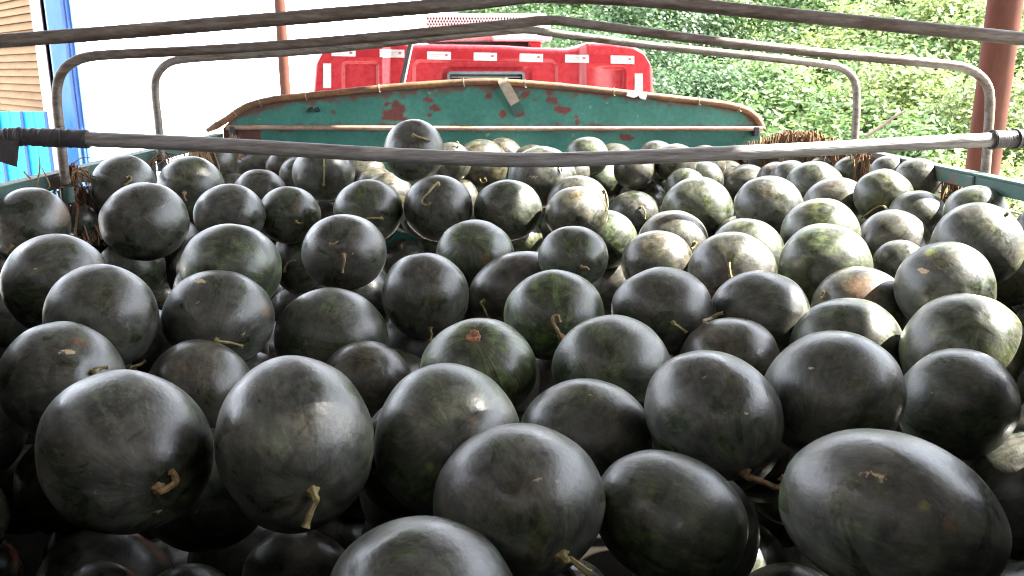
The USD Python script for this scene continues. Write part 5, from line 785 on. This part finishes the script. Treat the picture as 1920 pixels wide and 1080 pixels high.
# ------------------------------------------------------------------ watermelons
def ball(nu, nv):
    th = np.linspace(0, np.pi, nv + 1)[1:-1]; ph = np.arange(nu) * 2 * np.pi / nu
    V = np.stack([np.sin(th)[:, None] * np.cos(ph), np.sin(th)[:, None] * np.sin(ph), np.cos(th)[:, None] + 0 * ph], -1).reshape(-1, 3)
    V = np.vstack([V, [0, 0, 1], [0, 0, -1]]); n = len(V); F = []
    i, j = np.meshgrid(np.arange(nv - 2), np.arange(nu), indexing='ij'); a = (i * nu + j).ravel(); b = (i * nu + (j + 1) % nu).ravel()
    F = np.vstack([np.stack([a, a + nu, b + nu], 1), np.stack([a, b + nu, b], 1)])
    j = np.arange(nu); F = np.vstack([F, np.stack([np.full(nu, n - 2), j, (j + 1) % nu], 1), np.stack([np.full(nu, n - 1), (nv - 2) * nu + (j + 1) % nu, (nv - 2) * nu + j], 1)])
    return V, F
BALLS = {k: ball(*k) for k in ((110, 66), (72, 44), (44, 28))}
def frame(u):
    u = np.asarray(u, float); u = u / np.linalg.norm(u); a = np.cross([0, 0, 1], u) if abs(u[2]) < .95 else np.cross([1, 0, 0], u)
    a = a / np.linalg.norm(a); return np.stack([a, np.cross(u, a), u], 1)      # columns: local x, y, z in the world
def melon(c, e, u, kind, stem, marks, blossom, px, label, seed, group=None):
    E = np.array([[e[0], e[3], e[4]], [e[3], e[1], e[5]], [e[4], e[5], e[2]]]) if len(e) == 6 else np.diag(e)
    B = frame(u); El = B.T @ E @ B; rg = np.random.default_rng(1000 + seed)
    V, F = BALLS[(110, 66) if px > 170 else (72, 44) if px > 90 else (44, 28)]
    q = meshkit.fbm(V * 1.15 + rg.uniform(0, 50, 3), 2, seed) - .5; q = q - q.mean()
    th = np.arccos(np.clip(V[:, 2], -1, 1)); ph = np.arctan2(V[:, 1], V[:, 0])
    rad = 1 + .085 * q - .04 * np.exp(-(th / .16) ** 2) - .02 * np.exp(-((np.pi - th) / .12) ** 2) + .0022 * np.sin(10 * ph + rg.uniform(0, 6)) * np.sin(th)
    P = (V * rad[:, None]) @ El.T
    sp = np.zeros((len(V), 3), np.float32); W = V @ B.T
    for (k, mx, my, mz, r) in marks:
        ang = np.arccos(np.clip(W @ np.array([mx, my, mz]), -1, 1)); rr = max(r * 1.5, .10)
        if k in 'cs':
            mv = np.array([mx, my, mz]); e1 = np.cross(mv, [0, 0, 1.0]); e1 /= np.linalg.norm(e1) + 1e-9; e2 = np.cross(e1, mv); tl = rg.uniform(-.35, .35)
            da, db = W @ (e1 * math.cos(tl) + e2 * math.sin(tl)), W @ (e2 * math.cos(tl) - e1 * math.sin(tl)); q2 = (da / (rr * 1.55)) ** 2 + (db / (rr * .62)) ** 2
            s = np.exp(-q2 * 1.2) * (ang < 1) * (1.0 if k == 'c' else 1.15); sp[:, 0] = np.maximum(sp[:, 0], s)
        elif k == 'o': sp[:, 1] = np.maximum(sp[:, 1], np.exp(-(ang / (rr * 1.3)) ** 2))
        else: sp[:, 2] = np.maximum(sp[:, 2], np.exp(-(ang / (rr * .9)) ** 2) * .9)
    if kind == 'y':
        d = np.array([.25, .1, 1.0]) + rg.normal(0, .2, 3); d /= np.linalg.norm(d); ang = np.arccos(np.clip(W @ d, -1, 1)); sp[:, 2] = np.maximum(sp[:, 2], np.exp(-(ang / .75) ** 2) * .8)
    elif rg.random() < .2:      # the pale spot where the fruit lay on the soil
        d = rg.normal(0, 1, 3); d /= np.linalg.norm(d); ang = np.arccos(np.clip(W @ d, -1, 1)); sp[:, 2] = np.maximum(sp[:, 2], np.exp(-(ang / .55) ** 2) * .42)
    if rg.random() < .15:
        d = rg.normal(0, 1, 3); d /= np.linalg.norm(d); ang = np.arccos(np.clip(W @ d, -1, 1)); sp[:, 1] = np.maximum(sp[:, 1], np.exp(-(ang / .4) ** 2) * .5)
    for _ in range(2):
        d = rg.normal(0, 1, 3); d /= np.linalg.norm(d); ang = np.arccos(np.clip(W @ d, -1, 1)); sp[:, 0] = np.maximum(sp[:, 0], np.exp(-(ang / .14) ** 2) * .8)
    M4 = Gf.Matrix4d(*B[:, 0], 0, *B[:, 1], 0, *B[:, 2], 0, *map(float, c), 1)
    t = thing('watermelon', label, 'watermelon', group, mat=M4)
    r = obj('rind', (P, F), 'melon_' + ('r' if blossom else kind), t, smooth=True)
    UsdGeom.PrimvarsAPI(r).CreatePrimvar('spots', Sdf.ValueTypeNames.Color3fArray, 'vertex').Set(Vt.Vec3fArray.FromNumpy(sp))
    if stem:
        Q = (np.array(stem) - np.array(c)) @ B; d0 = Q[0] / np.linalg.norm(Q[0])
        if len(Q) == 2: Q = np.vstack([Q, Q[-1] + (Q[-1] - Q[0]) * .4])
        Q = np.vstack([Q[0] - d0 * .004, Q[0] + d0 * .005, Q[1:]]); Q = catmull(Q, 6); n = len(Q); s = np.linspace(0, 1, n)
        R = .0031 - .0008 * s + .0040 * np.exp(-(s / .06) ** 2) + .0012 * np.exp(-((1 - s) / .06) ** 2)
        R = R * (1 + .35 * (meshkit.noise(np.stack([s * 14, s * 0, s * 0 + seed], -1)) - .5)) * (1.25 if px > 250 else 1.0)
        obj('stem', tube(Q, R, 20, True, .16), ('stem_green', 'stem_yellow', 'stem_dry')[seed % 3], t, smooth=50)
    if blossom:
        zt = P[np.argmax(V[:, 2])][2]; ang = np.arange(26) * 2 * np.pi / 26; R = [0, .004, .008, .0115, .0135]
        VV = [[0, 0, zt + .0005]]; FF = []
        for k in range(1, 5):
            for a in ang:
                w = R[k] * (1 + .16 * math.sin(3 * a + k) + .1 * math.sin(7 * a)); x, y = w * math.cos(a), w * math.sin(a)
                VV.append([x, y, zt + (.0022 if k < 4 else -.0015) + .0012 * rg.random() - w * w * 2.5])
        for j in range(26):
            FF.append([0, 1 + j, 1 + (j + 1) % 26])
            for k in range(3):
                a, b = 1 + k * 26 + j, 1 + k * 26 + (j + 1) % 26; FF += [[a, a + 26, b + 26], [a, b + 26, b]]
        obj('blossom_scar', trimesh.Trimesh(VV, FF, process=False), 'scar_orange', t, smooth=60)
for i, (c, e, u, k, st, mk, b, px, label) in enumerate(MELONS):
    melon(c, e, u, k, st, mk, b, px, label, i)
for i, (c, e, u, s, lb) in enumerate(LOWER):
    melon(c, e, u, 'db'[i % 2], None, [], False, 60 if s < 200 else 100, lb, 500 + i, 'watermelons beyond the frame' if 'beyond' in lb else 'watermelons glimpsed in the lower layer')

# ------------------------------------------------------------------ reed mats and straw along the sides
def reeds(name, label, path, n, h, hv, lean, seed, m='reed_brown', r=.0032, thick=.03, cat_='reed mat'):
    rg = np.random.default_rng(seed); P = np.array(path); L = np.concatenate([[0], np.cumsum(np.linalg.norm(np.diff(P, axis=0), axis=1))]); ms = []
    for i in range(n):
        s = rg.uniform(0, L[-1]); p = np.array([np.interp(s, L, P[:, k]) for k in range(3)]); p[:2] += rg.normal(0, thick, 2) * .5
        tip = p + [0, 0, hv * rg.uniform(-1, .9) - .012 * (i % 7 == 0)]; d = np.array([rg.normal(0, lean), rg.normal(0, lean), -h * rg.uniform(.7, 1.1)])
        bend = rg.normal(0, .012, 3); rad = r * rg.uniform(.5, 1.4)
        ms.append(tube([tip, tip + d * .5 + bend, tip + d], [rad * .75, rad, rad], 5))
    t = thing(name, label, cat_); obj('stalks', cat(ms), m, t, kind='stuff'); return t
reeds('reed_mat', 'brown reed mat standing along the right rail and far corner', [at(1352, 284, 3.74), at(1395, 272, 3.72), at(1430, 262, 3.70), at(1465, 249, 3.6), at(1530, 250, 3.3), at(1590, 276, 3.02), at(1625, 294, 2.84)], 420, .22, .012, .02, 21)
reeds('reed_mat', 'short bit of brown reed mat under the right rail near the red post', [at(1778, 336, 2.42), at(1800, 342, 2.38), at(1828, 350, 2.32)], 90, .13, .008, .012, 22)
reeds('reed_mat', 'brown straw lining below the left rail by the front hoop leg', [at(102, 358, 2.36), at(130, 350, 2.40), at(165, 352, 2.5)], 130, .16, .012, .025, 23, r=.0026)
reeds('reed_mat', 'brown straw lining along the far left rail before the headboard', [at(335, 300, 3.0), at(400, 268, 3.5), at(455, 250, 3.78)], 130, .2, .012, .03, 24, 'straw_pale', .0024)
def wisps(label, pts, n, seed, m='straw_pale', r=.0022):
    rg = np.random.default_rng(seed); ms = []
    for (a, b) in pts:
        for k in range(n):
            a_, b_ = np.array(a) + rg.normal(0, .006, 3), np.array(b) + rg.normal(0, .016, 3); mid = (a_ + b_) / 2 + rg.normal(0, .012, 3)
            ms.append(tube(catmull([a_, mid, b_], 4), np.linspace(r, r * .5, 9), 5))
    t = thing('straw_tuft', label, 'straw'); obj('stalks', cat(ms), m, t, smooth=50, kind='stuff')
wisps('brown straw bunch draped over the left rail beside the hoop leg', [(at(124, 316, 2.30), at(146, 346, 2.36)), (at(128, 312, 2.32), at(134, 346, 2.32)), (at(134, 316, 2.32), at(156, 334, 2.42)), (at(136, 314, 2.3), at(120, 346, 2.32))], 14, 31, 'reed_brown', .0024)
wisps('few pale straws crossing upright over the left rail by the hoarding', [(at(62, 352, 2.2), at(72, 292, 2.2)), (at(74, 350, 2.2), at(56, 290, 2.21)), (at(64, 340, 2.2), at(50, 315, 2.2))], 1, 32, 'straw_pale', .0026)
wisps('loose straw on the left rail between the two green posts', [(at(300, 284, 3.05), at(313, 308, 3.0)), (at(305, 290, 3.0), at(285, 310, 2.95)), (at(308, 286, 3.02), at(316, 318, 3.0))], 9, 33, 'reed_brown', .002)

# ------------------------------------------------------------------ plants on the slope
def leafy(n_cl, n_lf, size, rx, rz, base, seed, droop=0.0):
    """Crown of pointed folded leaves in clumps round branch tips, uneven in outline; returns crown mesh and branch mesh."""
    rg = np.random.default_rng(seed); tips = []
    while len(tips) < n_cl:
        d = rg.normal(0, 1, 3); d /= np.linalg.norm(d); r = rg.uniform(.25, 1) ** .45
        p = np.array([d[0] * rx * r, d[1] * rx * r, base + rz + d[2] * rz * r]); k = meshkit.noise((p * 1.1 + seed * 7)[None] / max(rx, .6) * 1.6, seed)[0]
        if k > .40 and p[2] > .12: tips.append(p * [1, 1, 1] + [0, 0, .25 * (k - .5)])
    tips = np.array(tips); C = np.repeat(tips, n_lf, 0); n = len(C)
    o = rg.normal(0, 1, (n, 3)) * np.array([.16, .16, .12]) * (.55 + rx * .42); pos = C + o
    out = pos - np.array([0, 0, base + rz * .7]); out /= np.linalg.norm(out, axis=1)[:, None] + 1e-9
    nrm = out * .5 + np.array([0, 0, .6]) + rg.normal(0, .5, (n, 3)); nrm /= np.linalg.norm(nrm, axis=1)[:, None]
    ax = np.cross(nrm, rg.normal(0, 1, (n, 3))); ax /= np.linalg.norm(ax, axis=1)[:, None]; ax[:, 2] -= droop; sd = np.cross(nrm, ax); sd /= np.linalg.norm(sd, axis=1)[:, None]
    L = (size * rg.uniform(.6, 1.35, n))[:, None]; w = L * rg.uniform(.24, .36, n)[:, None]
    V = np.stack([pos, pos + ax * L * .45 + sd * w - nrm * L * .07, pos + ax * L - nrm * L * .16, pos + ax * L * .45 - sd * w - nrm * L * .07], 1).reshape(-1, 3)
    k = np.arange(n) * 4; F = np.vstack([np.stack([k, k + 1, k + 2], 1), np.stack([k, k + 2, k + 3], 1)])
    br = []
    for p in tips[:: max(1, n_cl // 16)]:
        st = np.array([rg.normal(0, .03), rg.normal(0, .03), base * rg.uniform(.3, .9) + rz * .25]); br.append(tube(catmull([st, (st + p) / 2 + rg.normal(0, .06, 3), p], 3), np.linspace(.018, .006, 7), 5))
    return trimesh.Trimesh(V, F, process=False), cat(br)
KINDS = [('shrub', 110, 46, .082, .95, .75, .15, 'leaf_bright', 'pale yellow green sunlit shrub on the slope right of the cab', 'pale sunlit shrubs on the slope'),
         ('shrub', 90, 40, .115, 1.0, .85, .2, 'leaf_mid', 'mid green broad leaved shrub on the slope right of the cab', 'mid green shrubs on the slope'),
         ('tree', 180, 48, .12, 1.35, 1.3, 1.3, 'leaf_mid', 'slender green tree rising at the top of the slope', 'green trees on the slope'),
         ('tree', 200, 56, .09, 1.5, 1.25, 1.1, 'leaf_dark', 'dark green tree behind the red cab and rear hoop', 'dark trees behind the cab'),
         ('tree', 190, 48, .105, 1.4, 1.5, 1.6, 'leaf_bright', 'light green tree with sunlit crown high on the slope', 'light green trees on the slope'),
         ('weed', 34, 40, .055, .45, .4, .02, 'leaf_bright', 'low leafy weed among the grass on the slope', 'low weeds on the slope')]
first = {}
def plant(kind, x, y, s, rot):
    nm, ncl, nlf, sz, rx, rz, base, lm, label, grp = KINDS[kind]; zt = float(hill_h(np.array(x), np.array(y))) - .06
    x_ = UsdGeom.Xform.Define(stage, numbered('/World', nm)); x_.AddTranslateOp().Set(Gf.Vec3d(x, y, max(zt, 0.0))); x_.AddRotateZOp().Set(rot); x_.AddScaleOp().Set(Gf.Vec3f(s, s, s * (0.9 + .2 * ((rot * 7) % 1))))
    p = x_.GetPrim(); tag(p, label, nm, grp)
    if kind in first: p.GetReferences().AddInternalReference(first[kind]); p.SetInstanceable(True)
    else:
        proto = Sdf.Path(f'/World/_class_{nm}_{kind}'); cp = stage.CreateClassPrim(proto); first[kind] = proto
        crown, br = leafy(ncl, nlf, sz, rx, rz, base, 40 + kind)
        obj('crown', crown, lm, cp)
        stemtop = base + rz * .8
        rg = np.random.default_rng(kind); tk = catmull([[0, 0, -.2], [rg.normal(0, .05), rg.normal(0, .05), stemtop * .5], [rg.normal(0, .1), rg.normal(0, .1), stemtop]], 5)
        obj('trunk' if nm == 'tree' else 'stem', cat(tube(tk, np.linspace(.075 if nm == 'tree' else .025, .02 if nm == 'tree' else .008, len(tk)), 8), br), 'bark', cp, smooth=50)
        p.GetReferences().AddInternalReference(proto); p.SetInstanceable(True)
rp = np.random.default_rng(77)
spots = []
def put(kind, px, Y, s): x = at(px, 134, Y)[0]; plant(kind, float(x), float(Y), float(s), float(rp.uniform(0, 360)))
# dark trees behind the cab, lighter ones above, shrubs lower down and to the right
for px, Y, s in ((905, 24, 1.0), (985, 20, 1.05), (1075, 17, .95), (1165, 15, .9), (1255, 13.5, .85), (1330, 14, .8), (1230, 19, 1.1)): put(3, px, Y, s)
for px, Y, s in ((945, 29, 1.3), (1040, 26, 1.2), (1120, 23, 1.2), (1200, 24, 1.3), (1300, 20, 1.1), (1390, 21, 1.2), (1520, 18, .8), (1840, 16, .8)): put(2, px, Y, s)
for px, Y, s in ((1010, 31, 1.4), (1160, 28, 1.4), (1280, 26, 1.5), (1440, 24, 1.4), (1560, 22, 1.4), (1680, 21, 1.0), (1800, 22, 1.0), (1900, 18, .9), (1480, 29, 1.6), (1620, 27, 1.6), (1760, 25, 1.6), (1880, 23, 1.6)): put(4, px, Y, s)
for px, Y, s in ((1245, 9.6, .8), (1300, 9.0, .8), (1350, 9.8, .95), (1420, 9.2, .8), (1290, 11, 1.0), (1380, 11.5, 1.0), (1470, 10.5, .9), (1560, 10.2, .85), (1455, 12.8, 1.1), (1640, 11.5, 1.0), (1720, 10.6, .8)): put(1, px, Y, s)
for px, Y, s in ((1500, 9.4, .6), (1590, 10.6, .7), (1660, 13.6, .9), (1760, 14.4, 1.0), (1850, 15.2, 1.1), (1430, 13.8, 1.1), (1540, 16.8, 1.2), (1700, 19.5, 1.4), (1900, 12.6, .8)): put(1, px, Y, s)
for px, Y, s in ((1340, 8.2, .7), (1400, 7.9, .7), (1480, 8.3, .75), (1540, 8.8, .8), (1620, 9.0, .8), (1580, 7.6, .6), (1690, 9.8, .6), (1520, 12, 1.0), (1600, 13, 1.1), (1700, 12.6, 1.1), (1780, 12.0, 1.0), (1870, 11.2, 1.0), (1560, 15, 1.3), (1640, 16, 1.3), (1730, 15, 1.3), (1810, 14, 1.2), (1900, 13.5, 1.2), (1480, 14.5, 1.2), (1680, 18, 1.5), (1780, 18, 1.5), (1880, 16.5, 1.4), (1650, 7.4, .55), (1950, 12, .9)): put(0, px, Y, s)
for k in range(46):
    Y = rp.uniform(6.2, 11); put(5, rp.uniform(1430, 1990), Y, rp.uniform(.7, 1.3))
# grass on the slope, uncountable
rg = np.random.default_rng(12); pts = []
while len(pts) < 9000:
    x, y = rg.uniform(1.5, 16), rg.uniform(1.0, 22)
    if x * .9 + (y - 8) * .25 - 3.2 > 0.05 and x < y * .75 + 3: pts.append((x, y))
pts = np.array(pts); zs = hill_h(pts[:, 0], pts[:, 1])
def tuft(seed):
    r = np.random.default_rng(seed); V = []; F = []
    for k in range(16):
        a = r.uniform(0, 6.28); o = np.array([r.normal(0, .05), r.normal(0, .05), 0]); h = r.uniform(.16, .42); d = np.array([math.cos(a), math.sin(a), 0]) * h * r.uniform(.15, .6); s = np.array([-math.sin(a), math.cos(a), 0]) * .006; b = len(V)
        V += [o - s, o + s, o + d * .4 + [0, 0, h * .6] + s * .8, o + d * .4 + [0, 0, h * .6] - s * .8, o + d + [0, 0, h]]; F += [[b, b + 1, b + 2], [b, b + 2, b + 3], [b + 3, b + 2, b + 4]]
    return trimesh.Trimesh(V, F, process=False)
pi = UsdGeom.PointInstancer.Define(stage, '/World/grass'); tag(pi.GetPrim(), 'sunlit grass covering the slope at right', 'grass', None, 'stuff')
pr_ = [obj('tuft', tuft(60 + k), 'grass_blade', pi.GetPrim()) for k in range(3)]
pi.CreatePrototypesRel().SetTargets([p.GetPath() for p in pr_]); nP = len(pts)
pi.CreateProtoIndicesAttr(Vt.IntArray.FromNumpy(rg.integers(0, 3, nP).astype(np.int32)))
pi.CreatePositionsAttr(Vt.Vec3fArray.FromNumpy(np.stack([pts[:, 0], pts[:, 1], zs - .04], 1).astype(np.float32)))
an = rg.uniform(0, 6.28, nP); pi.CreateOrientationsAttr(Vt.QuathArray([Gf.Quath(float(math.cos(a / 2)), 0, 0, float(math.sin(a / 2))) for a in an]))
sc_ = rg.uniform(.7, 1.5, nP); pi.CreateScalesAttr(Vt.Vec3fArray.FromNumpy(np.repeat(sc_[:, None], 3, 1).astype(np.float32)))
b0, b1 = at(1660, 232, 8.4), at(1697, 208, 8.4)
t = thing('bare_branch', 'bare grey dead branch poking out of the slope at right', 'branch'); obj('limb', tube(catmull([b0 + (b0 - b1), b0, (b0 + b1) / 2 + [0, 0, .01], b1], 4), np.linspace(.02, .012, 13), 8), 'bark', t, smooth=50)
